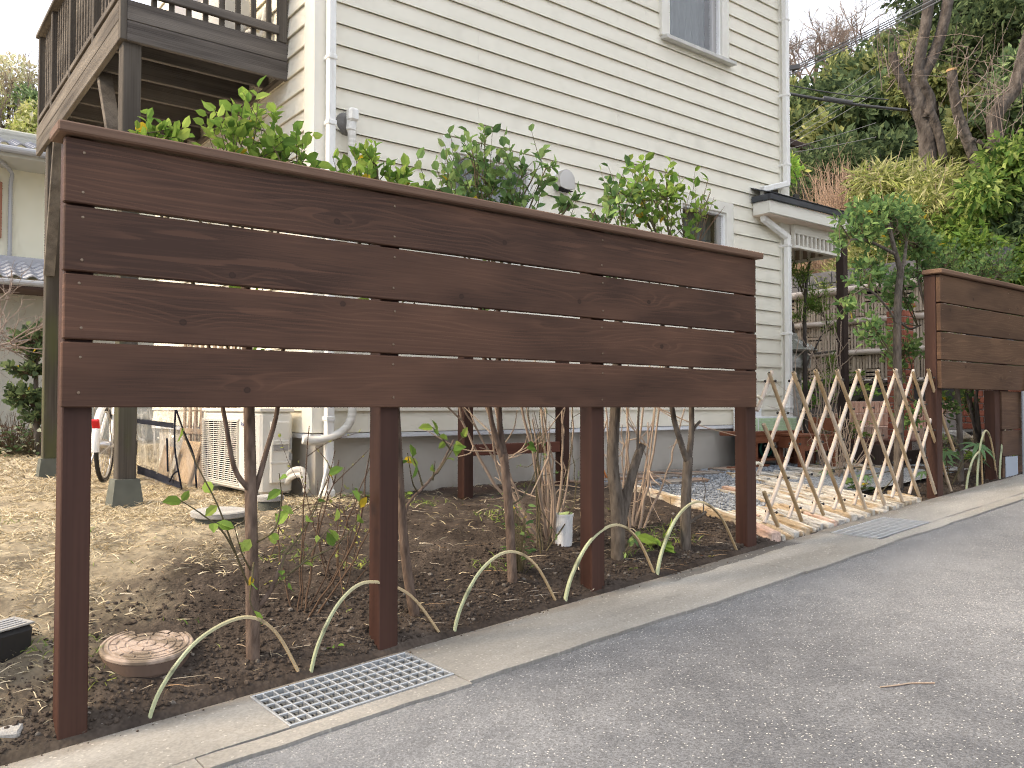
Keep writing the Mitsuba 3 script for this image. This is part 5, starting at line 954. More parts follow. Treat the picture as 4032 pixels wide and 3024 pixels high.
branchy('hedge_shrub', 'twiggy evergreen shrub rising behind the far fence panel', 'shrub', [([(8.35, 3.85, .4), (8.35, 3.85, 1.2), (8.4, 3.9, 2.0)], .028, .018), ([(8.4, 3.9, 1.8), (8.7, 3.95, 2.4), (8.8, 3.95, 2.8)], .015, .007), ([(8.38, 3.9, 1.9), (8.2, 3.95, 2.4), (8.15, 3.95, 2.7)], .015, .007)],
        [((8.25, 3.98, 2.58), (.35, .25, .25), 40, 7), ((8.75, 4.0, 2.72), (.38, .25, .28), 48, 7), ((8.5, 3.9, 1.9), (.4, .2, .4), 20, 6), ((9.2, 4.0, 2.6), (.25, .25, .3), 22, 7)], DG * 1.2, r, leafL=.05, barkmat='bark_grey', tw=.003)
branchy('hedge_shrub', 'twiggy evergreen shrub behind the far fence at the right edge', 'shrub', [([(8.84, 3.7, .45), (8.80, 3.7, 1.0), (8.72, 3.72, 1.4), (9.3, 3.9, 2.2)], .030, .016), ([(8.76, 3.7, 1.1), (8.95, 3.72, 1.5), (9.9, 3.95, 2.6)], .018, .008)],
        [((9.65, 4.0, 2.72), (.40, .3, .32), 44, 7), ((10.3, 4.05, 2.85), (.5, .3, .35), 46, 7), ((9.7, 4.0, 2.3), (.5, .3, .3), 25, 6)], DG * 1.25, r, leafL=.052, barkmat='bark_grey', tw=.003)
branchy('hedge_shrub', 'dark leaved shrub with thin trunks under the far fence panel', 'shrub', [([(8.28, 3.62, .40), (8.28, 3.62, .8), (8.28, 3.64, 1.33), (8.3, 3.7, 1.6)], .030, .024), ([(8.80, 3.64, .42), (8.76, 3.64, .8), (8.72, 3.66, 1.33)], .026, .02), ([(8.76, 3.64, .85), (8.62, 3.64, 1.05), (8.5, 3.65, 1.34)], .016, .012)], [((8.25, 3.7, 1.25), (.3, .15, .2), 16, 6), ((8.65, 3.75, 1.3), (.3, .15, .2), 14, 6), ((8.1, 3.7, .95), (.2, .15, .2), 8, 5)], DG, r, leafL=.055, barkmat='bark_dark')
stems('bare_shrub', 'tangled low twigs in the bed behind the bamboo gate', (7.35, 4.35, .5), 26, .55, .70, 'twig_pale', r, .005, 3, leafn=2, pal=DG)
stems('bare_shrub', 'tall tan canes in front of the porch post', (8.05, 5.0, .55), 12, .25, 1.75, 'twig_pale', r, .009, 2, lean=(.1, 0))
clump('bed_plant', 'small dark fern in the planting bed behind the gate', (6.85, 3.85, .46), 40, .10, .07, DG, r, .14)
clump('bed_plant', 'low green groundcover below the stone lantern', (9.75, 5.75, .72), 260, .38, .075, LG * .8, r, .30)
# ---------------------------------------------------------------- behind: steps, lantern, bamboo screen
r = np.random.default_rng(71)
k = thing('brick_steps', 'tan and dark brick steps climbing behind the planting bed', 'steps')
def bricks(k, x0, y0, y1, z, n, w, h, d, m, rng, face='x'):
    for i in range(n):
        ya = y0 + (y1 - y0) * i / n; part(k, 'brick', box(x0 + rng.uniform(-.004, .004), x0 + d, ya, ya + (y1 - y0) / n - .008, z + rng.uniform(-.002, .002), z + h, .004), m)
part(k, 'core', cat([plain_box(9.63, 11.5, 4.75, 6.1, .3, .80), plain_box(9.93, 11.5, 4.75, 6.1, .8, .955), plain_box(10.23, 11.5, 4.75, 6.1, .955, 1.115), plain_box(10.53, 11.6, 4.75, 6.1, 1.115, 1.275)]), 'mortar')
for x0, z, m in ((9.6, .66, 'brick_dark'), (9.9, .812, 'brick_tan'), (10.2, .967, 'brick_tan'), (10.5, 1.127, 'brick_tan')): bricks(k, x0, 4.75, 6.1, z, 19, 0, .153, .30, m, r)
bricks(k, 9.2, 5.0, 6.05, .56, 12, 0, .10, .38, 'brick_dark', r)
k = thing('planter_edge', 'low dark brown timber edging behind the planting bed', 'edging'); part(k, 'board', box(8.55, 8.60, 4.4, 6.0, .50, .80, .004), 'porch_post'); part(k, 'board', box(8.601, 9.2, 4.4, 4.45, .50, .74, .004), 'porch_post')
k = thing('brick_wall', 'red brick garden wall with pale mortar under the far fence panel', 'wall'); part(k, 'core', plain_box(10.82, 11.28, 3.5, 4.72, .9, 1.58), 'mortar')
for j in range(8):
    y = 3.5 - (.11 if j % 2 else 0)
    while y < 4.70:
        a, b = max(y, 3.5), min(y + .20, 4.72)
        if b - a > .05: part(k, 'brick', box(10.80, 10.9, a, b, .935 + .08 * j, 1.003 + .08 * j, .004), 'brick_red')
        y += .212
k = thing('brick_pillar', 'red brick pillar half hidden by the garden tree', 'pillar'); part(k, 'core', plain_box(9.86, 10.06, 4.94, 5.14, .6, 2.42), 'mortar')
for j in range(22):
    z = .62 + .08 * j
    for a, b in (((4.93, 5.035), (5.045, 5.15)) if j % 2 else ((4.93, 4.985), (4.995, 5.15))): part(k, 'brick', box(9.85, 9.9, a, b, z, z + .068, .004), 'brick_red')
    part(k, 'brick', box(9.905, 10.07, 4.93, 4.97, z, z + .068, .004), 'brick_red')
part(k, 'cap', box(9.83, 10.09, 4.91, 5.17, 2.42, 2.47, .008), 'brick_red')
for i in range(16):   # rubble stones edging the slope under the far fence
    c = np.array([9.6 + .9 * r.uniform(), 3.6 + 1.1 * (i % 8) / 8, .60 + .22 * (i // 8) + .05 * r.uniform()]); v, f = lumps(c[None], np.array([r.uniform(.10, .18)]), r, .6)
    tag('rubble_stone', 'rough pale stone in the bank under the far fence', 'stone', (v, f), 'stone_b', group='rubble stones in the bank')
struct('bank', grid(np.linspace(9.3, 11.7, 14), np.linspace(3.34, 4.8, 10), lambda x, y: .48 + .38 * np.clip((x - 9.4) / 1.4, 0, 1) + .02 * nnoise(np.stack([x * 7, y * 7, x * 0], -1))), 'soil', True)
struct('terrace', grid(np.linspace(8.9, 12.6, 20), np.linspace(6.15, 12, 20), lambda x, y: .58 + 1.0 * np.clip((x - 9.3) / 2.6, 0, 1) ** .8 + .05 * nnoise(np.stack([x * 3, y * 3, x * 0], -1))), 'soil', True)
for i_ in range(7): clump('terrace_fern', ('low fern on the terrace beside the lantern', 'low fern under the bamboo screen, nearest the steps', 'low fern under the middle of the bamboo screen', 'fern behind the lantern', 'fern high on the terrace', 'fern at the foot of the terrace', 'pale fern by the brick steps')[i_], (10.0 + .3 * i_, 6.3 + .28 * (i_ * 3 % 4), .85 + .11 * i_), 110, .28, .09, LG * .8, r, .22)
clump('weed', 'green grass tuft on the bank between rubble stones', (9.7, 3.95, .62), 120, .3, .08, LG, r, .06)
# stone lantern
k = thing('stone_lantern', 'grey stone lantern with a broad mushroom cap beside the porch post', 'lantern')
LC = np.array([9.50, 6.22, 0])
part(k, 'shaft', lathe([(.16, .60), (.15, .72), (.115, .76), (.105, 1.62), (.13, 1.66), (.13, 1.70), (0, 1.70)], LC, 18), 'lantern_stone', 40)
hx = lathe([(.12, 1.69), (.235, 1.705), (.25, 1.78), (.25, 1.86), (.20, 1.90), (0, 1.90)], LC, 6); part(k, 'platform', hx, 'lantern_stone')
cp = lathe([(.10, 1.90), (.29, 1.905), (.31, 1.93), (.24, 1.99), (.13, 2.05), (.075, 2.08), (.07, 2.11), (.05, 2.16), (0, 2.17)], LC, 20); V = cp[0]; V += .03 * (nfbm(V * 6, 3, 3) - .5)[:, None] * np.array([1, 1, 1]); part(k, 'cap', (V, cp[1]), 'lantern_stone', 50)
# woven bamboo screen
k = thing('bamboo_screen', 'weathered woven split bamboo fence on the terrace', 'fence')
part(k, 'backing', plain_box(12.14, 12.16, 5.2, 9.4, 1.5, 2.98), 'dark_inside')
yy = 5.2; col = 0
while yy < 9.4:   # basket weave: upright bundles alternating with short level ones
    for row in range(5):
        z0 = 1.62 + .27 * row
        if (row + col) % 2 == 0:
            for q in range(5): part(k, 'slat', box(12.085 + r.uniform(-.02, .015), 12.115, yy + .048 * q, yy + .048 * q + r.uniform(.026, .038), z0 - .10, z0 + .36, .003), 'bamboo_old') if q % 1 == 0 else None
        else:
            for q in range(4): part(k, 'slat', box(12.105, 12.13, yy - .06, yy + .30, z0 + .062 * q, z0 + .062 * q + .040, .003), 'bamboo_old')
    yy += .245; col += 1
    if yy > 8.9: break
for z, rr in ((1.60, .035), (2.05, .045), (2.52, .045), (3.02, .06)): part(k, 'rail', bamboo_pole((12.05, 5.15, z), (12.05, 9.4, z), rr, r, .5), 'bamboo_pale', 40)
for y in (5.4, 6.5, 7.6): part(k, 'tie', tube([(12.05 + .062 * math.cos(a), y + .004 * a, 3.02 + .062 * math.sin(a)) for a in np.linspace(0, 14, 40)], .008, 5), 'black_cloth')
k = thing('block_wall', 'dark grey concrete block wall behind the bamboo screen', 'wall'); part(k, 'core', plain_box(13.0, 13.2, 5.0, 13.0, 1.0, 3.52), 'block_wall')
for j in range(4):
    for i in range(14): part(k, 'block', box(12.975, 13.0, 5.02 + .42 * i + .2 * (j % 2), 5.02 + .42 * i + .2 * (j % 2) + .405, 2.72 + .2 * j, 2.72 + .2 * j + .188, .004), 'block_wall')
part(k, 'railing', cat([box(12.96, 12.99, 5.0, 10.9, 3.02, 3.06, .003)] + [box(12.962, 12.988, 5.0 + .5 * i, 5.03 + .5 * i, 2.6, 3.02, .003) for i in range(12)]), 'black_rubber')

# ---------------------------------------------------------------- trees and bushes on the slope
OL = np.array([[.15, .175, .07], [.21, .23, .09], [.10, .125, .055], [.26, .27, .12]]); DK = np.array([[.065, .095, .048], [.09, .125, .06], [.045, .065, .036], [.12, .155, .075]]); YG = np.array([[.38, .41, .15], [.47, .48, .23], [.26, .31, .10], [.55, .54, .31]])
def crown_cards(cl, n, L, pal, rng, ratio=.5, hang=.0, shell=.55):
    P, D, N, K = [], [], [], []
    tot = sum(np.prod(c[1]) ** .66 for c in cl)
    for c, rad in cl:
        m = max(12, int(n * np.prod(rad) ** .66 / tot)); u = unit(rng.normal(size=(m, 3))); q = rng.uniform(shell, 1.0, m)[:, None]; p = np.asarray(c) + np.asarray(rad) * u * q
        clump_ = nnoise(p * (2.2 / max(rad)) * 2 + 7, 5); keep = clump_ > .30; p, u = p[keep], u[keep]; m = len(p)
        P.append(p); D.append(unit(u + .7 * rng.normal(size=(m, 3)) + np.array([0, 0, -hang]))); N.append(unit(u + np.array([0, 0, .6]) + .7 * rng.normal(size=(m, 3)))); K.append(colors(m, pal, rng, 0) * (.75 + .5 * nnoise(p * 1.3, 9))[:, None])
    P, D, N, K = map(np.vstack, (P, D, N, K)); l = L * rng.uniform(.6, 1.4, len(P)); return card_mesh(P, D, N, l, l * ratio), np.repeat(K, 4, 0)
def slope_tree(name, label, base, top, cl, n, L, pal, rng, rad=.15, barkmat='bark_dark', group=None, ratio=.5, hang=0, cat_='tree', limbs=3):
    k = thing(name, label, cat_, group); base, top = np.asarray(base, float), np.asarray(top, float); H_ = np.linalg.norm(top - base)
    ts = [tube(bez([base, base * .5 + top * .5 + rng.normal(size=3) * .04 * H_, top], 10), np.linspace(rad, rad * .4, 11), 8)]
    for c, rr in cl[:limbs * 3]: s = base + (top - base) * rng.uniform(.45, .8); ts.append(tube(bez([s, (s + np.asarray(c)) / 2 + rng.normal(size=3) * .05 * H_, c], 8), np.linspace(rad * .4, rad * .12, 9), 6))
    part(k, 'trunk', cat(ts), barkmat, True); m, c = crown_cards(cl, n, L, pal, rng, ratio, hang); part(k, 'crown', m, 'leaf_soft', False, color=np.minimum(c * 1.5, .7)); return k
r = np.random.default_rng(83)
def blob(c, R, n, rng, fl=.8): return [(np.asarray(c) + R * np.array([1, 1, fl]) * unit(rng.normal(size=3)) * rng.uniform(.2, .75), R * rng.uniform(.3, .55) * np.array([1, 1, .8])) for _ in range(n)]
# forest on the far slope
pl = []
for i in range(26):
    u, v = r.uniform(), r.uniform(); d = 31.5 + 13 * u; az = math.radians(25.5 + 11.5 * v); x, y = d * math.cos(az), d * math.sin(az); pl.append((x, y))
pl.sort(key=lambda q: math.hypot(*q))
for i, (x, y) in enumerate(pl):
    z = float(hill_z(x, y)); R = r.uniform(1.6, 2.6); c = np.array([x, y, z + R * 1.15]); pal = (DK, OL, DK, OL)[i % 4]
    slope_tree('forest_tree', 'olive green tree in the dense wood on the far hillside' if i % 2 else 'dark green tree in the dense wood on the far hillside', (x, y, z - .5), c, blob(c, R, 9, r), 2600, .34, pal, r, .16, group='olive trees on the far hillside' if i % 2 else 'dark trees on the far hillside')
def bare_tree(name, label, base, H_, spread, mat_, rng, rad=.08, levels=4, group=None, kids=4, cat_='tree'):
    k = thing(name, label, cat_, group); M = []
    def grow(p, d, L, rr, lv):
        q = p + d * L; mid = (p + q) / 2 + rng.normal(size=3) * .07 * L; P = bez([p, mid, q], 5); M.append(tube(P, np.linspace(rr, rr * .62, len(P)), 6 if lv > 2 else 4, lv == levels))
        if lv > 0:
            for _ in range(kids if lv < levels else kids + 1):
                s = P[rng.integers(len(P) // 2, len(P))]; grow(s, unit(d + spread * rng.normal(size=3) + np.array([0, 0, .12])), L * rng.uniform(.5, .75), rr * .55, lv - 1)
    grow(np.asarray(base, float), unit(np.array([rng.normal() * .08, rng.normal() * .08, 1.0])), H_ * .4, rad, levels)
    part(k, 'trunk', M[0], mat_, True); part(k, 'branch', cat(M[1:]), mat_, True); return k
for i, (x, y, h) in enumerate(((38.5, 25.0, 6.5), (40.0, 24.4, 7.0), (41.2, 24.0, 6.5), (41.0, 22.8, 7.5), (38.8, 23.2, 6.0), (36.0, 21.6, 5.0), (40.5, 26.5, 6.0))):
    bare_tree('bare_tree', 'leafless tree on the skyline of the far hill', (x, y, float(hill_z(x, y)) - .3), h, .5, 'twig_far', r, .10, 4, 'leafless trees on the skyline')
for x, y, h in ((33.5, 20.4, 4.5), (31.5, 18.2, 4.)): bare_tree('bare_tree', 'leafless tree among the evergreens on the hillside', (x, y, float(hill_z(x, y)) - .3), h, .55, 'twig_far', r, .07, 4, 'leafless trees among the evergreens')
# the big dark evergreens behind the cut trunks
for lab, c, R, n, pal in (('tall dark evergreen behind the big forked trunk', (22.3, 9.7, 11.6), 2.0, 14, DK), ('dark evergreen right of the big forked trunk', (22.2, 8.7, 10.6), 2.3, 14, DK), ('olive evergreen crown left of the big forked trunk', (20.6, 9.9, 9.6), 1.1, 10, OL), ('tall dense evergreen at the upper right corner', (20.5, 6.6, 10.6), 2.2, 14, DK * 1.2),
                          ('leafy evergreen halfway up the right edge', (17.8, 6.0, 7.2), 1.5, 11, DK * 1.7), ('evergreen behind the pollarded stump', (18.2, 7.4, 6.6), 1.4, 10, OL * .8), ('dark evergreen low behind the dry brush', (21.0, 12.2, 7.0), 1.8, 12, DK)):
    z = float(hill_z(c[0], c[1])); slope_tree('evergreen_tree', lab, (c[0], c[1], z - .3), c, blob(c, R, n, r, 1.1), 6500, .17, pal, r, .15)
# big forked trunk, pollards
k = thing('cut_tree', 'big grey forked tree trunk with lopped limbs on the slope', 'tree')
part(k, 'trunk', tube(bez([(15.8, 7.75, 3.6), (16.09, 7.55, 6.0), (15.97, 7.61, 6.9), (15.86, 7.68, 7.45)], 14), np.interp(np.linspace(0, 1, 13), [0, 1], [.175, .145])[:len(bez([(0, 0, 0)] * 4, 14))], 14), 'bark_dark', True)
def limb(pts, r0, r1): P = bez(pts, 14); return tube(P, np.linspace(r0, r1, len(P)), 12)
part(k, 'limb', limb([(15.88, 7.67, 7.3), (15.95, 7.58, 8.1), (16.02, 7.50, 8.7), (16.12, 7.43, 9.6)], .105, .10), 'bark_dark', True); part(k, 'limb', limb([(15.88, 7.66, 7.35), (16.10, 7.48, 7.85), (16.25, 7.34, 8.4), (16.35, 7.24, 9.1), (16.4, 7.2, 9.7)], .11, .10), 'bark_dark', True)
part(k, 'limb', limb([(15.93, 7.62, 6.9), (15.70, 7.78, 7.35), (15.55, 7.88, 7.75), (15.50, 7.92, 8.0)], .09, .075), 'bark_dark', True); part(k, 'limb', limb([(15.95, 7.5, 6.7), (16.0, 7.45, 7.05), (15.86, 7.52, 7.35), (15.80, 7.55, 7.6)], .11, .09), 'bark_dark', True); part(k, 'limb', limb([(15.9, 7.45, 6.9), (16.05, 7.35, 6.5), (16.12, 7.3, 6.1), (16.16, 7.28, 5.9)], .09, .07), 'bark_dark', True)
part(k, 'dry_twigs', cat([tube(bez([(15.55 + r.normal() * .2, 7.85 + r.normal() * .1, 7.6 + r.normal() * .2), (15.5 + r.normal() * .5, 7.8 + r.normal() * .3, 8.0 + r.uniform() * .4), (15.5 + r.normal() * .8, 7.8 + r.normal() * .4, 8.3 + r.uniform() * .5)], 6), np.linspace(.009, .003, 7), 4) for _ in range(18)]), 'twig_far', True)
k = thing('pollard', 'pollarded trunk with a cut top right of the big forked tree', 'tree')
part(k, 'trunk', limb([(14.95, 5.95, 3.3), (14.87, 6.02, 4.8), (14.6, 6.2, 5.7), (14.45, 6.3, 6.25), (14.37, 6.33, 6.86)], .105, .075), 'bark_dark', True); part(k, 'cut_end', tube([(14.368, 6.332, 6.85), (14.364, 6.334, 6.885)], .08, 12), 'cut_wood')
part(k, 'knob', lumps(np.array([[14.62, 6.15, 5.65], [14.75, 6.08, 5.2]]), np.array([.11, .12]), r, 1.0), 'bark_dark', True)
part(k, 'shoots', cat([tube(bez([(14.5 + r.normal() * .25, 6.25 + r.normal() * .15, 6.1 + r.normal() * .35), (14.5 + r.normal() * .5, 6.2 + r.normal() * .3, 6.7 + r.uniform() * .4), (14.5 + r.normal() * .7, 6.2 + r.normal() * .4, 7.0 + r.uniform() * .6)], 6), np.linspace(.008, .003, 7), 4) for _ in range(16)]), 'twig_far', True)
k = thing('pollard', 'leaning dark trunk with bare shoots at the upper right edge', 'tree')
part(k, 'trunk', limb([(16.1, 5.9, 3.7), (16.2, 6.25, 5.4), (15.98, 6.33, 6.39), (16.28, 6.1, 6.89), (16.44, 5.95, 7.7), (16.6, 5.8, 8.45)], .15, .10), 'bark_dark', True); part(k, 'limb', limb([(15.76, 6.52, 5.99), (16.1, 6.28, 5.7), (16.45, 6.02, 5.11), (16.6, 5.88, 4.8)], .05, .075), 'bark_dark', True)
part(k, 'shoots', cat([tube(bez([(16.0 + r.normal() * .2, 6.25 + r.normal() * .1, 6.2 + r.normal() * .5), (16.0 + r.normal() * .4, 6.25 + r.normal() * .2, 6.8 + r.normal() * .4), (16.05 + r.normal() * .55, 6.2 + r.normal() * .3, 7.3 + r.normal() * .5)], 6), np.linspace(.007, .0025, 7), 4) for _ in range(28)]), 'twig_far', True)
stems('dry_brush', 'broken stump with dry upright twigs left of the big trunk', (14.95, 8.05, 4.1), 40, .5, 1.5, 'twig_brown', r, .035, 3)
# dry brush, bamboo grass and leafy bushes along the slope
for i, (x, y, lab) in enumerate(((15.0, 9.2, 'pinkish dry brush above the porch roof'), (15.9, 9.2, 'dry reddish brush in the middle of the slope'), (15.5, 8.75, 'dry straw brush nearest the bamboo grass'), (16.6, 9.9, 'dry brush highest on the slope'))):
    stems('dry_brush', lab, (x, y, float(hill_z(x, y)) - .2), 95, 1.0, (1.5, 2.0, 2.2, 1.7)[i], 'twig_dry', r, .010, 4, leafn=2, pal=np.array([[.52, .40, .26], [.46, .33, .22]]))
mat('twig_dry', (0.40, 0.29, 0.22), 0.85, 0.1)
def grassy(name, label, cl, n, L, pal, rng, ratio=.14, hang=.25, nst=30):
    k = thing(name, label, 'bush'); m, c = crown_cards(cl, n, L, pal, rng, ratio, hang, .2); part(k, 'foliage', m, 'leaf_soft', False, color=c)
    M = []
    for _ in range(nst): q = cl[rng.integers(len(cl))]; p = np.asarray(q[0]) + np.asarray(q[1]) * rng.normal(size=3) * .4; b = np.array([p[0] + rng.normal() * .2, p[1] + rng.normal() * .2, p[2] - rng.uniform(.8, 2.2)]); M.append(tube(bez([b, (b + p) / 2 + rng.normal(size=3) * .08, p + np.array([0, 0, .3])], 6), np.linspace(.012, .004, 7), 4))
    part(k, 'cane', cat(M), 'twig_pale', True)
for lab, cs, R in (('yellow green bamboo grass below the big forked trunk', [(14.25, 7.0, 4.3), (14.2, 7.2, 4.9), (14.4, 6.9, 4.4)], .75), ('bamboo grass right of the dry brush', [(13.75, 7.5, 3.4), (13.9, 7.3, 3.3), (14.15, 7.3, 4.1)], .6), ('bamboo grass between trunk and pollard', [(14.6, 6.75, 4.4), (14.8, 6.5, 4.8), (14.5, 6.9, 3.7)], .75), ('low yellow bamboo grass behind the garden tree', [(14.6, 6.3, 3.6), (15.2, 5.9, 3.7), (13.9, 7.0, 3.3)], .75)):
    grassy('bamboo_grass', lab, [(np.array(c) + r.normal(size=3) * .25, np.array([R, R, R * .8]) * r.uniform(.6, 1.1)) for c in cs for _ in range(3)], 9500, .22, YG, r)
for lab, cs, R, pal in (('glossy leaved bush with pale leaves at the right edge', [(13.9, 5.45, 4.6), (14.2, 5.1, 4.9), (13.7, 5.6, 4.0)], .6, np.array([[.22, .33, .08], [.34, .42, .14], [.10, .18, .05]])), ('dark leafy bush low at the right edge', [(14.1, 5.2, 3.9), (13.6, 5.5, 3.5), (14.4, 4.9, 3.4)], .6, DK * 1.9), ('green bush behind the shrubs at the right edge', [(13.2, 5.3, 3.1), (13.7, 4.8, 3.2)], .6, LG * .7)):
    k = thing('leafy_bush', lab, 'bush'); m, c = crown_cards([(np.array(c) + r.normal(size=3) * .2, np.array([R, R, R * .85]) * r.uniform(.6, 1.0)) for c in cs for _ in range(3)], 5200, .15, pal, r, .42, .5, .3); part(k, 'foliage', m, 'leaf_glossy', False, color=c)
    part(k, 'stem', cat([tube(bez([np.array([cs[0][0], cs[0][1], 2.2]), np.array(c) * .5 + np.array([cs[0][0], cs[0][1], 2.4]) * .5, np.array(c)], 6), np.linspace(.05, .02, 7), 6) for c in cs]), 'bark_dark', True)
branchy('conifer', 'feathery light green conifer in front of the bamboo screen', 'tree', [([(9.42, 5.98, .6), (9.4, 5.98, 1.6), (9.42, 5.98, 2.6), (9.45, 5.9, 3.2)], .035, .012), ([(9.4, 5.98, 1.7), (9.55, 5.9, 2.0), (9.7, 5.85, 2.3)], .015, .006)],
        [((9.32, 6.0, 2.9), (.22, .2, .2), 30, 11), ((9.55, 5.9, 2.6), (.25, .2, .25), 34, 11), ((9.35, 6.0, 2.4), (.2, .2, .15), 12, 11), ((9.75, 5.8, 2.25), (.15, .15, .2), 12, 11), ((9.72, 5.8, 1.7), (.12, .15, .2), 10, 11)], LG * .75, r, leafL=.085, barkmat='bark_dark', ratio=.16, leafmat_='leaf_soft', yellow=0)
k = thing('cut_tree', 'short dark sawn stump behind the stone lantern', 'stump'); part(k, 'trunk', limb([(9.78, 6.42, .7), (9.76, 6.40, 1.6), (9.80, 6.36, 2.1)], .10, .075), 'bark_dark', True); part(k, 'limb', limb([(9.78, 6.38, 1.9), (9.7, 6.35, 2.2), (9.62, 6.36, 2.45)], .04, .03), 'bark_dark', True); part(k, 'limb', limb([(9.8, 6.36, 2.0), (9.98, 6.2, 1.92), (10.2, 6.0, 1.95)], .03, .012), 'bark_dark', True)
slope_tree('small_tree', 'light green small tree just right of the house corner', (11.3, 7.5, 1.5), (11.28, 7.47, 4.6), blob((11.3, 7.46, 4.9), .32, 7, r), 500, .09, LG, r, .04, 'bark_grey')
# neighbour house on the right, beyond the dry brush
k = thing('neighbour_house', 'white neighbour house with a dark eave behind the porch roof', 'house'); cN = np.array([23.0, 14.8, 0])
part(k, 'wall', plain_box(19.2, 22.7, 14.95, 19.0, 3.0, 9.0), 'stucco_cream'); part(k, 'roof', cat([box(18.6, 23.75, 14.1, 19.2, 8.95, 9.16, .03)]), 'dark_eave'); part(k, 'soffit', box(18.7, 23.6, 14.2, 19.1, 8.90, 8.945, .01), 'trim_white'); part(k, 'corner_pipe', box(22.705, 22.78, 14.86, 14.94, 3.0, 8.6, .01), 'dark_eave')
k = thing('hill_house', 'cream clapboard house glimpsed at the right edge through branches', 'house'); part(k, 'wall', plain_box(17.5, 22.0, 1.0, 5.0, 3.0, 8.3), 'stucco_cream')
for j in range(18): part(k, 'siding_plank', box(17.47, 17.5, 1.0, 5.0, 4.2 + .22 * j, 4.2 + .22 * j + .21, .004), 'stucco_cream')
part(k, 'roof', hull([(17.2, .7, 8.3), (22.2, .7, 8.3), (22.2, 5.2, 8.3), (17.2, 5.2, 8.3), (18.5, 3, 9.8), (21, 3, 9.8)]), 'slate')
# overhead wires
def wire(label, a, b, sag, rad, mat_='cable', grp=None, n=24, twist=0):
    a, b = np.asarray(a, float), np.asarray(b, float); t = np.linspace(0, 1, n)[:, None]; P = a + (b - a) * t; P[:, 2] -= sag * 4 * (t * (1 - t))[:, 0]
    if twist: P[:, 2] += twist * np.sin(t[:, 0] * 60); P[:, 1] += twist * np.cos(t[:, 0] * 60)
    tag('overhead_wire', label, 'wire', tube(P, rad, 6), mat_, True, grp)
def far(p, q, e=.8): p, q = np.array(p), np.array(q); return p - (q - p) * e, q + (q - p) * e
a, b = far((13.05, 8.6, 7.67), (14.28, 7.61, 8.57), 1.0); wire('single pale wire crossing the sky, highest of all', a, b, .1, .007, 'cable_pale')
for i in range(4): a, b = far(np.array((13.05, 8.61, 7.38)) + .02 * i * np.array([0, 1, -1.2]), np.array((15.13, 6.93, 8.70)) + .035 * i * np.array([0, 1, -.8]), .8); wire('wire of the thick bundle slanting up to the right', a, b, .12 + .02 * i, .009 + .003 * (i % 2), 'cable_pale' if i % 2 else 'cable', 'wires of the slanting bundle')
a, b = (11.6, 9.75, 7.30), (14.75, 7.30, 6.55); wire('thick black sagging cable in front of the wood', a, b, .10, .026); wire('thin black wire wound round the sagging cable', a, b, .10, .009, twist=.03)
tag('cable_joint', 'black cable closure on the sagging cable', 'cable joint', tube([(13.58, 8.22, 6.765), (13.98, 7.90, 6.675)], .045, 10), 'cable', 30); tag('cable_joint', 'grey box clamp on the slanting wire bundle by the house corner', 'cable joint', beam((12.98, 8.65, 7.28), (13.22, 8.47, 7.33), .07, .08), 'cable')
a, b = (11.7, 9.66, 7.45), (14.5, 7.5, 6.74); wire('thin dark wire sagging above the black cable', a, b, .10, .011)
for i, (ya, yb) in enumerate(((845, 545), (885, 605), (920, 655), (950, 700), (975, 850), (1000, 925))):
    za, zb = 1.2 + (1606 - (ya * .60759)) * 20 / 3280, 1.2 + (1606 - (yb * .60759)) * 20 / 3280; p, q = np.array([17.35, 11.5, za]), np.array([18.6, 10.5, zb]); p, q = far(p, q, .35)
    wire('thin pale wire against the dark wood', p, q, .03, .007, 'cable_pale', 'thin parallel wires against the wood')

# ---------------------------------------------------------------- left background
k = thing('tiled_house', 'cream neighbour house with grey tiled roofs at the left edge', 'house')
part(k, 'wall', plain_box(-6, 5.5, 17.75, 25, 3.6, 5.9), 'stucco_cream'); part(k, 'lower_wall', plain_box(-6, 5.5, 17.30, 17.6, .3, 3.5), 'stucco_grey')
def tile_roof(x0, x1, y0, z0, y1, z1, px, name):
    n = int((x1 - x0) / px); rows = int(math.hypot(y1 - y0, z1 - z0) / .24); sl = unit(np.array([0, y1 - y0, z1 - z0])); up = np.array([0, -sl[2], sl[1]])
    for j in range(rows):
        o = np.array([0, y0, z0]) + sl * .24 * j
        for i in range(n):
            u = np.linspace(0, 1, 7); h = .035 * np.cos(2 * np.pi * u) + .012; xx = x0 + px * (i + u)
            V = np.vstack([np.stack([xx, o[1] + up[1] * (h + .03), o[2] + up[2] * (h + .03)], 1), np.stack([xx, o[1] + sl[1] * .27 + up[1] * h, o[2] + sl[2] * .27 + up[2] * h], 1), np.stack([xx, o[1] + up[1] * (h + .005), o[2] + up[2] * (h + .005)], 1)])
            q = np.arange(6); part(k, name, (V, np.vstack([np.stack([q, q + 1, q + 8], 1), np.stack([q, q + 8, q + 7], 1), np.stack([q + 14, q + 15, q + 1], 1), np.stack([q + 14, q + 1, q], 1)])), 'tile_grey', 40)
tile_roof(1.3, 3.4, 16.45, 3.42, 17.65, 3.86, .26, 'roof_tile'); tile_roof(.9, 3.6, 16.85, 5.80, 18.1, 6.22, .26, 'roof_tile')
part(k, 'ridge', cat([box(.6, 4.2, 17.62, 17.75, 3.80, 3.98, .03)]), 'tile_grey'); part(k, 'ridge', cat([tube([(.5, 17.95, 6.30), (4.2, 17.95, 6.30)], .09, 10), box(.5, 4.2, 17.86, 18.04, 6.12, 6.26, .02)]), 'stucco_grey', 30)
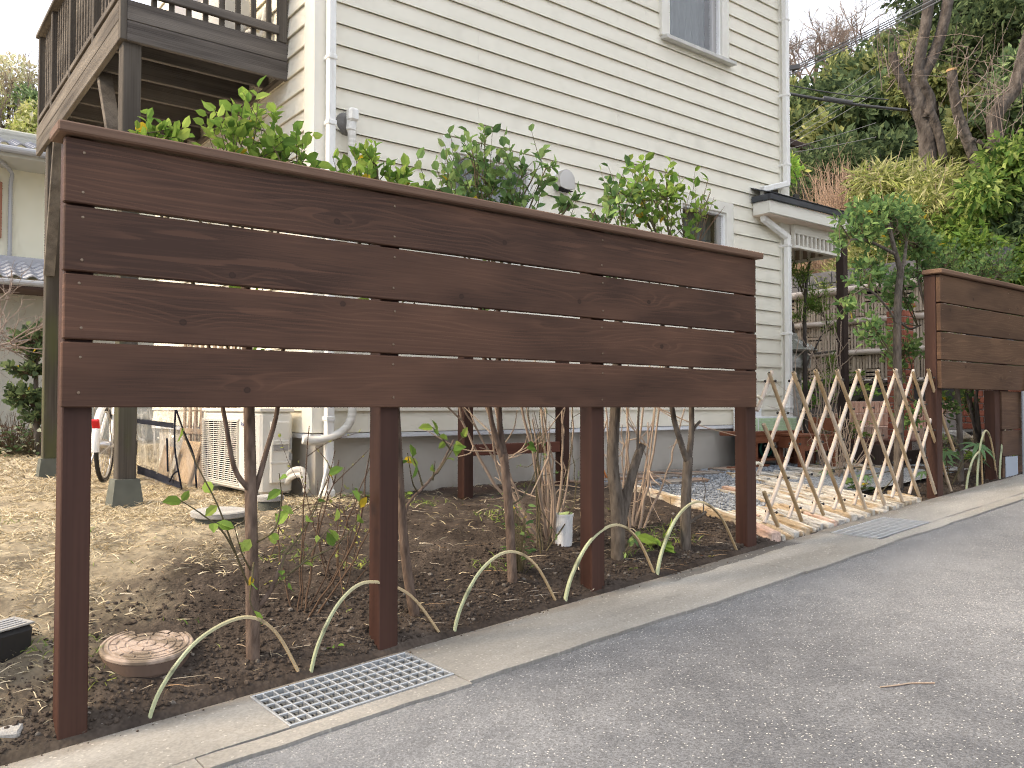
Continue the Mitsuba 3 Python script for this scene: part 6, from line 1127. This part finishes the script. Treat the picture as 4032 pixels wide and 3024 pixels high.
part(k, 'gutter', tube([(.6, 16.38, 3.34), (4.0, 16.38, 3.34)], .055, 10), 'metal_grey', 30); part(k, 'gutter', tube([(.4, 16.78, 5.72), (4.0, 16.78, 5.72)], .06, 10), 'metal_grey', 30)
part(k, 'eave', cat([box(.5, 4.1, 16.5, 17.6, 3.24, 3.30, .01)]), 'dark_eave'); part(k, 'eave', cat([box(.4, 4.1, 16.85, 17.75, 5.60, 5.68, .01)]), 'stucco_grey')
part(k, 'downpipe', tube(bez([(1.75, 16.9, 5.62), (2.12, 17.5, 5.50), (2.14, 17.68, 5.3), (2.14, 17.68, 4.6), (2.14, 17.68, 3.95)], 16), .035, 8), 'metal_grey', True)
w = part(k, 'window', cat([box(1.0, 1.97, 17.68, 17.76, 5.33, 5.41, .005), box(1.93, 2.01, 17.685, 17.76, 4.30, 5.33, .005), box(1.0, 1.97, 17.68, 17.76, 4.22, 4.30, .005)]), 'brown_frame'); part(w, 'pane', plain_box(1.0, 1.93, 17.72, 17.745, 4.30, 5.33), 'alu_frame')
r = np.random.default_rng(99)
branchy('camellia', 'dark glossy camellia against the grey wall at the left edge', 'shrub', [([(1.95, 12.9, .4), (1.9, 12.9, 1.2), (1.9, 12.9, 2.3)], .05, .02)], [((1.86, 12.85, 2.10), (.30, .3, .26), 46, 8), ((1.80, 12.9, 1.72), (.34, .3, .12), 30, 8), ((1.78, 12.95, 1.35), (.30, .3, .18), 40, 8), ((1.95, 12.9, 1.1), (.25, .3, .3), 30, 8)], DK * 1.6, r, leafL=.10, barkmat='bark_dark', twigmat='twig_brown', tw=.004)
bare_tree('bare_shrub', 'leafless spreading shrub at the left edge before the tiled house', (1.15, 12.2, .5), 3.2, .62, 'twig_far', r, .035, 4, None, 4, 'shrub')
stems('low_bush', 'reddish twiggy low bush at the far edge of the lawn', (1.72, 13.3, .5), 60, .45, .62, 'twig_brown', r, .008, 4, leafn=4, pal=np.array([[.25, .14, .10], [.20, .16, .12], [.12, .14, .07]]))
clump('low_bush', 'dark variegated groundcover under the camellia', (1.9, 13.0, .5), 220, .5, .10, np.array([[.10, .15, .08], [.42, .45, .36], [.06, .10, .04]]), r, .45)
for lab, c, R, pal, n in (('hazy tree with reddish top behind the tiled house', (4.0, 34.3, 12.6), 1.5, np.array([[.46, .40, .28], [.42, .42, .26]]), 1300), ('dark rounded conifer behind the tiled house', (5.0, 33.4, 11.9), 1.0, DK * 2.2, 2500), ('yellow green bamboo behind the tiled house', (4.4, 32.8, 10.6), 1.5, YG * .95, 4500), ('pale olive tree behind the deck corner', (5.4, 33.6, 12.0), 1.5, OL * 1.6, 1300), ('yellow green tree at the left edge', (2.9, 33.8, 11.5), 1.4, YG * .95, 3200)):
    slope_tree('garden_tree', lab, (c[0], c[1], 5.0), c, blob(c, R, 9, r, 1.2), n, .19, pal, r, .10)
for x, y, h in ((4.2, 34.0, 7.2), (5.2, 34.5, 6.6), (3.3, 34.2, 7.0)): bare_tree('bare_tree', 'slender half bare tree behind the tiled house', (x, y, 7.5), h, .35, 'twig_far', r, .06, 4, 'half bare trees behind the tiled house')
struct('rear_slope', grid(np.arange(-14, 12.1, 2.), np.arange(26, 60, 2.), lambda x, y: .5 + .75 * np.clip(y - 27, 0, 14) + 0 * x), 'hill_soil', True)
